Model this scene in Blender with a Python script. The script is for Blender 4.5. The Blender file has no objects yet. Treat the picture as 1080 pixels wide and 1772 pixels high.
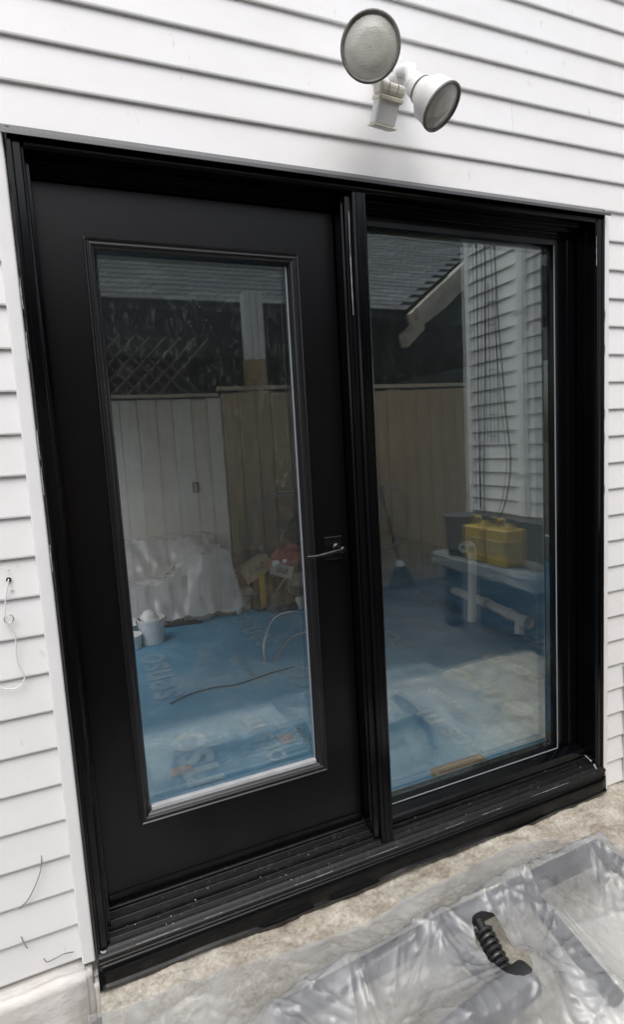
import bpy, bmesh, math, random
import numpy as np
from mathutils import Vector, Matrix
random.seed(7); rng = np.random.default_rng(7)
S = bpy.context.scene
C = S.collection
R = math.radians

# ------------------------------------------------------------------ camera
cam_d = bpy.data.cameras.new('camera'); cam = bpy.data.objects.new('camera', cam_d); C.objects.link(cam)
RT = Vector((0.91798909, -0.3924493, -0.05726765)); UP = Vector((0.09860528, 0.08598084, 0.99140521)); FW = Vector((0.38415236, 0.91574606, -0.11762705))
M4 = Matrix((RT, UP, -FW)).transposed().to_4x4(); M4.translation = Vector((0.0908, -1.6046, 1.5229))
cam.matrix_world = M4
cam_d.sensor_fit = 'VERTICAL'; cam_d.sensor_height = 36.0; cam_d.lens = 997.17 / 1772 * 36
cam_d.clip_start = 0.02; cam_d.clip_end = 500
S.camera = cam

# ------------------------------------------------------------------ sky, sun, exposure (overcast)
W = bpy.data.worlds.new('World'); S.world = W; W.use_nodes = True
wn = W.node_tree.nodes; wl = W.node_tree.links; wn.clear()
sky = wn.new('ShaderNodeTexSky'); sky.sky_type = 'NISHITA'; sky.sun_disc = False
sky.sun_elevation = R(58); sky.sun_rotation = R(200); sky.air_density = 1.0; sky.dust_density = 4.0; sky.ozone_density = 1.0
hs = wn.new('ShaderNodeHueSaturation'); hs.inputs['Saturation'].default_value = 0.42
bg = wn.new('ShaderNodeBackground'); bg.inputs['Strength'].default_value = 0.15
wo = wn.new('ShaderNodeOutputWorld')
wl.new(sky.outputs[0], hs.inputs['Color']); wl.new(hs.outputs[0], bg.inputs['Color']); wl.new(bg.outputs[0], wo.inputs['Surface'])
sun_d = bpy.data.lights.new('sun', 'SUN'); sun_d.energy = .75; sun_d.angle = R(65); sun_d.color = (1.0, 0.985, 0.965)
sun = bpy.data.objects.new('sun', sun_d); C.objects.link(sun); sun.location = (-1, -4, 6)
sun.rotation_euler = Vector((0.18, 0.50, -0.85)).to_track_quat('-Z', 'Y').to_euler()
S.view_settings.view_transform = 'Standard'; S.view_settings.look = 'None'; S.view_settings.gamma = 1.0
S.view_settings.exposure = 0.58
S.view_settings.use_curve_mapping = False
S.render.engine = 'CYCLES'
S.cycles.max_bounces = 9; S.cycles.diffuse_bounces = 5; S.cycles.transparent_max_bounces = 24; S.cycles.glossy_bounces = 4
S.cycles.caustics_reflective = False; S.cycles.caustics_refractive = False
S.cycles.sample_clamp_indirect = 6.0
S.cycles.use_denoising = True

# ------------------------------------------------------------------ materials
def nodes_of(name):
    m = bpy.data.materials.new(name); m.use_nodes = True
    nt = m.node_tree; b = nt.nodes['Principled BSDF']
    return m, nt, b
def mat(name, col, rough=0.6, spec=0.5, metal=0.0, var=0.0, vscale=8.0, bump=0.0, bscale=60.0, stretch=(1, 1, 1), col2=None, lo=0.35, hi=0.65, detail=6.0, coord='Object', coat=0.0):
    m, nt, b = nodes_of(name)
    b.inputs['Roughness'].default_value = rough; b.inputs['Metallic'].default_value = metal
    b.inputs['Specular IOR Level'].default_value = spec; b.inputs['Base Color'].default_value = (*col, 1)
    b.inputs['Coat Weight'].default_value = coat
    tc = nt.nodes.new('ShaderNodeTexCoord'); mp = nt.nodes.new('ShaderNodeMapping'); mp.inputs['Scale'].default_value = stretch
    nt.links.new(tc.outputs[coord], mp.inputs['Vector'])
    if var > 0 or col2:
        n = nt.nodes.new('ShaderNodeTexNoise'); n.inputs['Scale'].default_value = vscale; n.inputs['Detail'].default_value = detail; n.inputs['Roughness'].default_value = 0.65
        nt.links.new(mp.outputs[0], n.inputs['Vector'])
        r = nt.nodes.new('ShaderNodeValToRGB'); r.color_ramp.elements[0].position = lo; r.color_ramp.elements[1].position = hi
        c2 = col2 if col2 else tuple(min(1, c * (1 + var)) for c in col)
        c1 = col if col2 else tuple(c * (1 - var) for c in col)
        r.color_ramp.elements[0].color = (*c1, 1); r.color_ramp.elements[1].color = (*c2, 1)
        nt.links.new(n.outputs['Fac'], r.inputs['Fac']); nt.links.new(r.outputs[0], b.inputs['Base Color'])
    if bump > 0:
        n2 = nt.nodes.new('ShaderNodeTexNoise'); n2.inputs['Scale'].default_value = bscale; n2.inputs['Detail'].default_value = 8
        nt.links.new(mp.outputs[0], n2.inputs['Vector'])
        bp = nt.nodes.new('ShaderNodeBump'); bp.inputs['Strength'].default_value = bump; bp.inputs['Distance'].default_value = 0.01
        nt.links.new(n2.outputs['Fac'], bp.inputs['Height']); nt.links.new(bp.outputs[0], b.inputs['Normal'])
    return m

MAT = {}
def siding_mat(name, base, stain):
    m, nt, b = nodes_of(name); L = nt.links; N = nt.nodes
    tc = N.new('ShaderNodeTexCoord')
    n1 = N.new('ShaderNodeTexNoise'); n1.inputs['Scale'].default_value = 2.2; n1.inputs['Detail'].default_value = 8; n1.inputs['Roughness'].default_value = .7
    mp = N.new('ShaderNodeMapping'); mp.inputs['Scale'].default_value = (1, 1, 2.0)
    geo = N.new('ShaderNodeNewGeometry')
    L.new(geo.outputs['Position'], mp.inputs['Vector']); L.new(mp.outputs[0], n1.inputs['Vector'])
    r1 = N.new('ShaderNodeValToRGB'); r1.color_ramp.elements[0].position = .42; r1.color_ramp.elements[1].position = .72
    r1.color_ramp.elements[0].color = (*base, 1); r1.color_ramp.elements[1].color = (*stain, 1)
    L.new(n1.outputs['Fac'], r1.inputs['Fac'])
    # small specks of dirt
    n2 = N.new('ShaderNodeTexNoise'); n2.inputs['Scale'].default_value = 34; n2.inputs['Detail'].default_value = 3
    mp2 = N.new('ShaderNodeMapping'); mp2.inputs['Scale'].default_value = (1, 1, .45)
    L.new(geo.outputs['Position'], mp2.inputs['Vector']); L.new(mp2.outputs[0], n2.inputs['Vector'])
    r2 = N.new('ShaderNodeValToRGB'); r2.color_ramp.elements[0].position = .70; r2.color_ramp.elements[1].position = .80
    r2.color_ramp.elements[0].color = (1, 1, 1, 1); r2.color_ramp.elements[1].color = (.75, .72, .68, 1)
    L.new(n2.outputs['Fac'], r2.inputs['Fac'])
    mx = N.new('ShaderNodeMix'); mx.data_type = 'RGBA'; mx.blend_type = 'MULTIPLY'; mx.inputs[0].default_value = .8
    L.new(r1.outputs[0], mx.inputs[6]); L.new(r2.outputs[0], mx.inputs[7]); L.new(mx.outputs[2], b.inputs['Base Color'])
    # faint board-to-board tone
    b.inputs['Roughness'].default_value = .42; b.inputs['Specular IOR Level'].default_value = .35
    n3 = N.new('ShaderNodeTexNoise'); n3.inputs['Scale'].default_value = 5; n3.inputs['Detail'].default_value = 2
    L.new(geo.outputs['Position'], n3.inputs['Vector'])
    bp = N.new('ShaderNodeBump'); bp.inputs['Strength'].default_value = .10; bp.inputs['Distance'].default_value = .004
    L.new(n3.outputs['Fac'], bp.inputs['Height']); L.new(bp.outputs[0], b.inputs['Normal'])
    return m
MAT['siding'] = siding_mat('white_siding', (.80, .80, .81), (.755, .75, .735))
MAT['trimwhite'] = mat('white_trim', (.80, .80, .81), .45, var=.04, vscale=6)
MAT['black'] = mat('black_painted_metal', (.002, .0022, .0028), .16, .30, bump=.006, bscale=140)
MAT['blackdoor'] = mat('black_satin_door', (.002, .0022, .003), .29, .33, bump=.004, bscale=220)
MAT['flashing'] = mat('dark_grey_flashing', (.045, .047, .052), .33, .6)
def sill_mat():
    m, nt, b = nodes_of('black_dusty_sill'); N = nt.nodes; L = nt.links
    geo = N.new('ShaderNodeNewGeometry'); n = N.new('ShaderNodeTexNoise'); n.inputs['Scale'].default_value = 55; n.inputs['Detail'].default_value = 6
    L.new(geo.outputs['Position'], n.inputs['Vector'])
    r = N.new('ShaderNodeValToRGB'); r.color_ramp.elements[0].position = .56; r.color_ramp.elements[1].position = .80
    r.color_ramp.elements[0].color = (.004, .004, .0045, 1); r.color_ramp.elements[1].color = (.035, .035, .035, 1)
    L.new(n.outputs['Fac'], r.inputs['Fac']); L.new(r.outputs[0], b.inputs['Base Color']); b.inputs['Roughness'].default_value = .38; b.inputs['Specular IOR Level'].default_value = .36
    return m
MAT['sill'] = sill_mat()
MAT['bead'] = mat('black_gloss_bead', (.012, .012, .014), .22, .5)
MAT['skyledge'] = mat('sky_sheen_grey', (.42, .43, .45), .35, .5, var=.1, vscale=20)  # grey stands for sky reflected on the lower bead
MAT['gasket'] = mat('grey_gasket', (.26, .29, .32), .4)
MAT['caulk'] = mat('smeared_caulk', (.36, .37, .39), .4, bump=.4, bscale=80)
MAT['hardware'] = mat('black_hardware', (.004, .004, .005), .24, .45)
MAT['foundation'] = mat('white_painted_parging', (.72, .71, .69), .8, col2=(.62, .60, .56), vscale=9, bump=.5, bscale=28)
MAT['sheath'] = mat('sheathing', (.35, .33, .30), .9)
def concrete(name, c1, c2, c3, sc=7):
    m, nt, b = nodes_of(name); N = nt.nodes; L = nt.links
    geo = N.new('ShaderNodeNewGeometry')
    n = N.new('ShaderNodeTexNoise'); n.inputs['Scale'].default_value = sc; n.inputs['Detail'].default_value = 10; n.inputs['Roughness'].default_value = .72
    L.new(geo.outputs['Position'], n.inputs['Vector'])
    r = N.new('ShaderNodeValToRGB'); e = r.color_ramp.elements; e[0].position = .33; e[0].color = (*c1, 1); e[1].position = .66; e[1].color = (*c3, 1)
    q = e.new(.48); q.color = (*c2, 1)
    L.new(n.outputs['Fac'], r.inputs['Fac'])
    v = N.new('ShaderNodeTexNoise'); v.inputs['Scale'].default_value = 90; v.inputs['Detail'].default_value = 4
    L.new(geo.outputs['Position'], v.inputs['Vector'])
    r2 = N.new('ShaderNodeValToRGB'); r2.color_ramp.elements[0].position = .3; r2.color_ramp.elements[0].color = (.62, .6, .57, 1); r2.color_ramp.elements[1].position = .6; r2.color_ramp.elements[1].color = (1, 1, 1, 1)
    L.new(v.outputs['Fac'], r2.inputs['Fac'])
    mx = N.new('ShaderNodeMix'); mx.data_type = 'RGBA'; mx.blend_type = 'MULTIPLY'; mx.inputs[0].default_value = .8
    L.new(r.outputs[0], mx.inputs[6]); L.new(r2.outputs[0], mx.inputs[7]); L.new(mx.outputs[2], b.inputs['Base Color'])
    b.inputs['Roughness'].default_value = .9
    bp = N.new('ShaderNodeBump'); bp.inputs['Strength'].default_value = .55; bp.inputs['Distance'].default_value = .005
    ad = N.new('ShaderNodeMath'); ad.operation = 'ADD'; L.new(n.outputs['Fac'], ad.inputs[0]); L.new(v.outputs['Fac'], ad.inputs[1])
    L.new(ad.outputs[0], bp.inputs['Height']); L.new(bp.outputs[0], b.inputs['Normal'])
    return m
MAT['concrete'] = concrete('old_concrete', (.27, .225, .17), (.44, .405, .34), (.58, .555, .49), 9)
MAT['yard'] = concrete('yard_ground', (.05, .05, .047), (.085, .082, .077), (.13, .125, .115), 2)
MAT['stoop'] = concrete('pale_stoop_concrete', (.13, .13, .128), (.21, .21, .205), (.32, .32, .31), 6)

def glass_mat(name, ior, tint, dirt_top=0.0, seed=0.0):
    """thin glazing: clear transmission plus a Fresnel mirror, with a film of dust and wipe marks"""
    m = bpy.data.materials.new(name); m.use_nodes = True; nt = m.node_tree; N = nt.nodes; L = nt.links; N.clear()
    o = N.new('ShaderNodeOutputMaterial'); tr = N.new('ShaderNodeBsdfTransparent'); tr.inputs[0].default_value = (*tint, 1)
    gl = N.new('ShaderNodeBsdfAnisotropic'); gl.inputs['Roughness'].default_value = 0.0; gl.inputs['Color'].default_value = (.93, 1.0, .97, 1)
    lw = N.new('ShaderNodeLayerWeight'); lw.inputs['Blend'].default_value = .5
    pw = N.new('ShaderNodeMath'); pw.operation = 'POWER'; pw.inputs[1].default_value = 5.0; L.new(lw.outputs['Facing'], pw.inputs[0])
    f0 = ior
    fr = N.new('ShaderNodeMath'); fr.operation = 'MULTIPLY_ADD'; fr.inputs[1].default_value = 1-f0; fr.inputs[2].default_value = f0; L.new(pw.outputs[0], fr.inputs[0])
    # pane waviness
    geo = N.new('ShaderNodeNewGeometry'); wv = N.new('ShaderNodeTexNoise'); wv.inputs['Scale'].default_value = 2.6; wv.inputs['Detail'].default_value = 1
    L.new(geo.outputs['Position'], wv.inputs['Vector'])
    bp = N.new('ShaderNodeBump'); bp.inputs['Strength'].default_value = .05; bp.inputs['Distance'].default_value = .01
    L.new(wv.outputs['Fac'], bp.inputs['Height']); L.new(bp.outputs[0], gl.inputs['Normal'])
    mix = N.new('ShaderNodeMixShader'); L.new(fr.outputs[0], mix.inputs[0]); L.new(tr.outputs[0], mix.inputs[1]); L.new(gl.outputs[0], mix.inputs[2])
    if dirt_top > 0:
        df = N.new('ShaderNodeBsdfDiffuse'); df.inputs[0].default_value = (.7, .72, .72, 1)
        mp = N.new('ShaderNodeMapping'); mp.inputs['Scale'].default_value = (9, 1, 3.2); mp.inputs['Rotation'].default_value = (0, R(28), 0); mp.inputs['Location'].default_value = (seed, 0, seed)
        L.new(geo.outputs['Position'], mp.inputs['Vector'])
        ns = N.new('ShaderNodeTexNoise'); ns.inputs['Scale'].default_value = 5.0; ns.inputs['Detail'].default_value = 9; ns.inputs['Roughness'].default_value = .7; ns.inputs['Distortion'].default_value = 2.0
        L.new(mp.outputs[0], ns.inputs['Vector'])
        rp = N.new('ShaderNodeValToRGB'); rp.color_ramp.elements[0].position = .54; rp.color_ramp.elements[0].color = (0, 0, 0, 1); rp.color_ramp.elements[1].position = .82; rp.color_ramp.elements[1].color = (1, 1, 1, 1)
        L.new(ns.outputs['Fac'], rp.inputs['Fac'])
        vo = N.new('ShaderNodeTexVoronoi'); vo.inputs['Scale'].default_value = 42
        L.new(geo.outputs['Position'], vo.inputs['Vector'])
        rv = N.new('ShaderNodeValToRGB'); rv.color_ramp.elements[0].position = .05; rv.color_ramp.elements[0].color = (1, 1, 1, 1); rv.color_ramp.elements[1].position = .14; rv.color_ramp.elements[1].color = (0, 0, 0, 1)
        L.new(vo.outputs['Distance'], rv.inputs['Fac'])
        pn = N.new('ShaderNodeTexNoise'); pn.inputs['Scale'].default_value = 4.5; L.new(geo.outputs['Position'], pn.inputs['Vector'])
        pr = N.new('ShaderNodeValToRGB'); pr.color_ramp.elements[0].position = .52; pr.color_ramp.elements[1].position = .66
        pr.color_ramp.elements[0].color = (0, 0, 0, 1); pr.color_ramp.elements[1].color = (1, 1, 1, 1); L.new(pn.outputs['Fac'], pr.inputs['Fac'])
        mu = N.new('ShaderNodeMath'); mu.operation = 'MULTIPLY'; L.new(rv.outputs[0], mu.inputs[0]); L.new(pr.outputs[0], mu.inputs[1])
        ml = N.new('ShaderNodeMath'); ml.operation = 'MAXIMUM'; L.new(mu.outputs[0], ml.inputs[0]); L.new(rp.outputs[0], ml.inputs[1])
        sc = N.new('ShaderNodeMath'); sc.operation = 'MULTIPLY_ADD'; sc.inputs[1].default_value = dirt_top; sc.inputs[2].default_value = .006
        L.new(ml.outputs[0], sc.inputs[0])
        m2 = N.new('ShaderNodeMixShader'); L.new(sc.outputs[0], m2.inputs[0]); L.new(mix.outputs[0], m2.inputs[1]); L.new(df.outputs[0], m2.inputs[2])
        L.new(m2.outputs[0], o.inputs[0])
    else:
        L.new(mix.outputs[0], o.inputs[0])
    return m
MAT['glass'] = glass_mat('door_glazing', .135, (.975, .99, .985), .085, 0.0)
MAT['glass2'] = glass_mat('fixed_glazing', .22, (.975, .99, .985), .05, 4.0)

def wood(name, c1, c2, sc=6, stretch=(14, 14, .8), rough=.85):
    return mat(name, c1, rough, .2, col2=c2, vscale=sc, stretch=stretch, bump=.35, bscale=sc * 3, lo=.3, hi=.7)
MAT['fence'] = wood('weathered_fence_wood', (.34, .245, .15), (.62, .49, .34), 3)
MAT['fence2'] = wood('grey_fence_wood', (.36, .30, .22), (.62, .54, .43), 3)
MAT['latticedark'] = wood('dark_lattice_wood', (.07, .065, .05), (.13, .12, .10), 4)
MAT['rafter'] = wood('pale_rafter_wood', (.36, .32, .26), (.60, .54, .45), 4, (1, 1, 1))
MAT['postpale'] = wood('pale_peeling_post', (.50, .51, .50), (.74, .74, .72), 5)
MAT['postwood'] = wood('raw_post_wood', (.30, .22, .12), (.46, .36, .22), 5)
MAT['shingle'] = mat('grey_shingle', (.22, .23, .24), .95, .1, var=.25, vscale=30, bump=.6, bscale=120)
MAT['shingle2'] = mat('lighter_grey_shingle', (.27, .285, .29), .95, .1, var=.25, vscale=30, bump=.6, bscale=120)
MAT['shingle3'] = mat('brown_grey_shingle', (.21, .205, .20), .95, .1, var=.25, vscale=30, bump=.6, bscale=120)
MAT['darkwall'] = mat('dark_green_boards', (.022, .030, .026), .85, .2, var=.4, vscale=6)
MAT['rubber'] = mat('black_rubber', (.02, .02, .02), .6)
MAT['tyregrey'] = mat('worn_grey_tyre', (.28, .27, .25), .7)
MAT['steel'] = mat('galvanised_steel', (.45, .46, .47), .35, metal=.9)
MAT['wire'] = mat('black_cable', (.015, .015, .016), .5)
MAT['wirewhite'] = mat('white_cable', (.74, .74, .73), .45)
MAT['lamphousing'] = mat('white_lamp_plastic', (.76, .76, .75), .4, var=.05, vscale=30, bump=.05, bscale=200)
MAT['lampcream'] = mat('yellowed_sensor_plastic', (.70, .67, .58), .45, var=.06, vscale=30)
MAT['lamprim'] = mat('grimy_lamp_rim', (.085, .08, .075), .55, col2=(.20, .19, .175), vscale=24)
def lens_mat():
    m, nt, b = nodes_of('grimy_lamp_lens'); N = nt.nodes; L = nt.links
    tc = N.new('ShaderNodeTexCoord'); n = N.new('ShaderNodeTexNoise'); n.inputs['Scale'].default_value = 9; n.inputs['Detail'].default_value = 7; n.inputs['Roughness'].default_value = .7
    L.new(tc.outputs['Object'], n.inputs['Vector'])
    r = N.new('ShaderNodeValToRGB'); r.color_ramp.elements[0].position = .3; r.color_ramp.elements[0].color = (.39, .375, .33, 1); r.color_ramp.elements[1].position = .7; r.color_ramp.elements[1].color = (.58, .565, .52, 1)
    L.new(n.outputs['Fac'], r.inputs['Fac']); L.new(r.outputs[0], b.inputs['Base Color']); b.inputs['Roughness'].default_value = .3; b.inputs['Coat Weight'].default_value = .7; b.inputs['Coat Roughness'].default_value = .06
    v = N.new('ShaderNodeTexVoronoi'); v.inputs['Scale'].default_value = 240; L.new(tc.outputs['Object'], v.inputs['Vector'])
    bp = N.new('ShaderNodeBump'); bp.inputs['Strength'].default_value = .25; bp.inputs['Distance'].default_value = .002
    L.new(v.outputs['Distance'], bp.inputs['Height']); L.new(bp.outputs[0], b.inputs['Normal'])
    return m
MAT['lens'] = lens_mat()
MAT['roomwall'] = mat('grey_unpainted_drywall', (.62, .62, .59), .9, .2, var=.07, vscale=3)
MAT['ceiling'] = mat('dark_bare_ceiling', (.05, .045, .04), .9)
MAT['subfloor'] = mat('wood_subfloor', (.22, .17, .11), .85, var=.2, vscale=5)
def blue_mat():
    m, nt, b = nodes_of('dusty_blue_underlay'); N = nt.nodes; L = nt.links
    geo = N.new('ShaderNodeNewGeometry')
    n = N.new('ShaderNodeTexNoise'); n.inputs['Scale'].default_value = 1.7; n.inputs['Detail'].default_value = 9; n.inputs['Roughness'].default_value = .68; n.inputs['Distortion'].default_value = .6
    L.new(geo.outputs['Position'], n.inputs['Vector'])
    r = N.new('ShaderNodeValToRGB'); e = r.color_ramp.elements; e[0].position = .36; e[0].color = (.075, .25, .42, 1); e[1].position = .74; e[1].color = (.34, .46, .53, 1)
    q = e.new(.55); q.color = (.13, .34, .50, 1)
    L.new(n.outputs['Fac'], r.inputs['Fac']); L.new(r.outputs[0], b.inputs['Base Color']); b.inputs['Roughness'].default_value = .55
    n2 = N.new('ShaderNodeTexNoise'); n2.inputs['Scale'].default_value = 6; n2.inputs['Detail'].default_value = 4; L.new(geo.outputs['Position'], n2.inputs['Vector'])
    bp = N.new('ShaderNodeBump'); bp.inputs['Strength'].default_value = .5; bp.inputs['Distance'].default_value = .02
    L.new(n2.outputs['Fac'], bp.inputs['Height']); L.new(bp.outputs[0], b.inputs['Normal'])
    return m
MAT['blue'] = blue_mat()
MAT['print'] = mat('faded_white_print', (.14, .32, .45), .6, col2=(.32, .45, .53), vscale=4)
MAT['printred'] = mat('faded_red_print', (.36, .25, .22), .6, col2=(.2, .28, .35), vscale=9)
def plastic(name, opac, sc, rough=.2, white=(.82, .84, .86), crease=.9):
    m = bpy.data.materials.new(name); m.use_nodes = True; nt = m.node_tree; N = nt.nodes; L = nt.links; N.clear()
    o = N.new('ShaderNodeOutputMaterial'); geo = N.new('ShaderNodeNewGeometry')
    tr = N.new('ShaderNodeBsdfTransparent'); tr.inputs[0].default_value = (.95, .96, .97, 1)
    df = N.new('ShaderNodeBsdfDiffuse'); df.inputs[0].default_value = (*white, 1)
    tl = N.new('ShaderNodeBsdfTranslucent'); tl.inputs[0].default_value = (*white, 1)
    gl = N.new('ShaderNodeBsdfAnisotropic'); gl.inputs['Roughness'].default_value = rough
    mp = N.new('ShaderNodeMapping'); mp.inputs['Scale'].default_value = (1, 1, 1); L.new(geo.outputs['Position'], mp.inputs['Vector'])
    n = N.new('ShaderNodeTexNoise'); n.inputs['Scale'].default_value = sc; n.inputs['Detail'].default_value = 7; n.inputs['Roughness'].default_value = .6; n.inputs['Distortion'].default_value = 1.4
    L.new(mp.outputs[0], n.inputs['Vector'])
    # fine straight creases: two stretched noises at different angles
    hs_ = []
    for ang, st, k in ((35, (3.2, .55, 1), 3.0), (-28, (3.0, .5, 1), 3.6), (80, (4.5, .5, 1), 2.2)):
        mm = N.new('ShaderNodeMapping'); mm.inputs['Rotation'].default_value = (0, 0, R(ang)); mm.inputs['Scale'].default_value = st; L.new(geo.outputs['Position'], mm.inputs['Vector'])
        nn = N.new('ShaderNodeTexNoise'); nn.inputs['Scale'].default_value = sc*k*.9; nn.inputs['Detail'].default_value = 3; nn.inputs['Distortion'].default_value = .6; L.new(mm.outputs[0], nn.inputs['Vector'])
        sb = N.new('ShaderNodeMath'); sb.operation = 'SUBTRACT'; sb.inputs[1].default_value = .5; L.new(nn.outputs['Fac'], sb.inputs[0])
        ab = N.new('ShaderNodeMath'); ab.operation = 'ABSOLUTE'; L.new(sb.outputs[0], ab.inputs[0])
        rr_ = N.new('ShaderNodeValToRGB'); rr_.color_ramp.elements[0].position = 0; rr_.color_ramp.elements[0].color = (1, 1, 1, 1); rr_.color_ramp.elements[1].position = .035; rr_.color_ramp.elements[1].color = (0, 0, 0, 1)
        L.new(ab.outputs[0], rr_.inputs['Fac']); hs_.append(rr_)
    mxa = N.new('ShaderNodeMath'); mxa.operation = 'MAXIMUM'; L.new(hs_[0].outputs[0], mxa.inputs[0]); L.new(hs_[1].outputs[0], mxa.inputs[1])
    mxb = N.new('ShaderNodeMath'); mxb.operation = 'MAXIMUM'; L.new(mxa.outputs[0], mxb.inputs[0]); L.new(hs_[2].outputs[0], mxb.inputs[1])
    gate = N.new('ShaderNodeTexNoise'); gate.inputs['Scale'].default_value = sc*1.1; L.new(geo.outputs['Position'], gate.inputs['Vector'])
    gr = N.new('ShaderNodeValToRGB'); gr.color_ramp.elements[0].position = .46; gr.color_ramp.elements[1].position = .62; gr.color_ramp.elements[0].color = (0, 0, 0, 1); gr.color_ramp.elements[1].color = (1, 1, 1, 1); L.new(gate.outputs['Fac'], gr.inputs['Fac'])
    rv = N.new('ShaderNodeMath'); rv.operation = 'MULTIPLY'; L.new(mxb.outputs[0], rv.inputs[0]); L.new(gr.outputs[0], rv.inputs[1])
    hh = N.new('ShaderNodeMath'); hh.operation = 'MULTIPLY_ADD'; hh.inputs[1].default_value = .0; L.new(rv.outputs[0], hh.inputs[0]); L.new(n.outputs['Fac'], hh.inputs[2])
    bp = N.new('ShaderNodeBump'); bp.inputs['Strength'].default_value = crease; bp.inputs['Distance'].default_value = .012
    L.new(hh.outputs[0], bp.inputs['Height'])
    L.new(bp.outputs[0], gl.inputs['Normal']); L.new(bp.outputs[0], df.inputs['Normal'])
    m1 = N.new('ShaderNodeMixShader'); m1.inputs[0].default_value = .45; L.new(df.outputs[0], m1.inputs[1]); L.new(tl.outputs[0], m1.inputs[2])
    op = N.new('ShaderNodeValToRGB'); op.color_ramp.elements[0].position = .3; op.color_ramp.elements[1].position = .72
    a = max(0, opac - .10); c = min(1, opac + .22)
    op.color_ramp.elements[0].color = (a, a, a, 1); op.color_ramp.elements[1].color = (c, c, c, 1); L.new(n.outputs['Fac'], op.inputs['Fac'])
    cr = N.new('ShaderNodeMath'); cr.operation = 'MULTIPLY_ADD'; cr.inputs[1].default_value = .0; cr.use_clamp = True
    L.new(rv.outputs[0], cr.inputs[0]); L.new(op.outputs[0], cr.inputs[2])
    m2 = N.new('ShaderNodeMixShader'); L.new(cr.outputs[0], m2.inputs[0]); L.new(tr.outputs[0], m2.inputs[1]); L.new(m1.outputs[0], m2.inputs[2])
    lw = N.new('ShaderNodeLayerWeight'); lw.inputs['Blend'].default_value = .5; L.new(bp.outputs[0], lw.inputs['Normal'])
    pw = N.new('ShaderNodeMath'); pw.operation = 'POWER'; pw.inputs[1].default_value = 4.0; L.new(lw.outputs['Facing'], pw.inputs[0])
    fr = N.new('ShaderNodeMath'); fr.operation = 'MULTIPLY_ADD'; fr.inputs[1].default_value = .6; fr.inputs[2].default_value = .05; L.new(pw.outputs[0], fr.inputs[0])
    m3 = N.new('ShaderNodeMixShader'); L.new(fr.outputs[0], m3.inputs[0]); L.new(m2.outputs[0], m3.inputs[1]); L.new(gl.outputs[0], m3.inputs[2])
    L.new(m3.outputs[0], o.inputs[0])
    return m
MAT['sheet'] = plastic('clear_plastic_sheet', .235, 2.6, .075, white=(.84, .87, .91), crease=.16)
MAT['sofaplastic'] = plastic('milky_plastic_cover', .78, 4.0, .25, crease=.4)
MAT['tubeblack'] = mat('black_frame_tube', (.018, .018, .02), .4)
MAT['springblack'] = mat('black_spring', (.02, .02, .021), .35)
MAT['tarpwhite'] = mat('pale_board', (.62, .60, .54), .8, var=.08, vscale=6)
MAT['sofa'] = mat('grey_brown_upholstery', (.20, .17, .14), .95, var=.2, vscale=14)
MAT['white_plastic'] = mat('white_plastic', (.74, .75, .75), .4, var=.06, vscale=10)
MAT['yellow'] = mat('yellow_plastic', (.36, .245, .025), .45, var=.1, vscale=10)
MAT['cardprint'] = mat('carton_print', (.10, .10, .09), .7, col2=(.34, .31, .25), vscale=40)
MAT['yellowdark'] = mat('printed_band', (.10, .08, .04), .5, col2=(.42, .30, .06), vscale=26)
MAT['cardboard'] = mat('cardboard', (.38, .31, .21), .9, var=.12, vscale=9)
MAT['greycard'] = mat('grey_box', (.42, .42, .40), .8, var=.1, vscale=9)
MAT['green'] = mat('olive_green', (.09, .10, .06), .7, var=.15, vscale=9)
MAT['red'] = mat('red_cloth', (.26, .06, .06), .8, var=.2, vscale=12)
MAT['maroon'] = mat('maroon_cloth', (.16, .035, .03), .85, var=.2, vscale=12)
MAT['dark'] = mat('dark_plastic', (.03, .032, .036), .5, var=.2, vscale=12)
MAT['pvc'] = mat('white_pvc', (.82, .82, .80), .35)
MAT['oak'] = wood('oak_wood', (.20, .125, .06), (.36, .24, .13), 4, (1, 12, 12), .5)
MAT['twig'] = mat('dry_twig', (.22, .19, .16), .9)
MAT['hole'] = mat('black_hole', (.01, .01, .01), .9)
MAT['greytrim'] = mat('grey_white_trim', (.55, .55, .56), .5)

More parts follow.
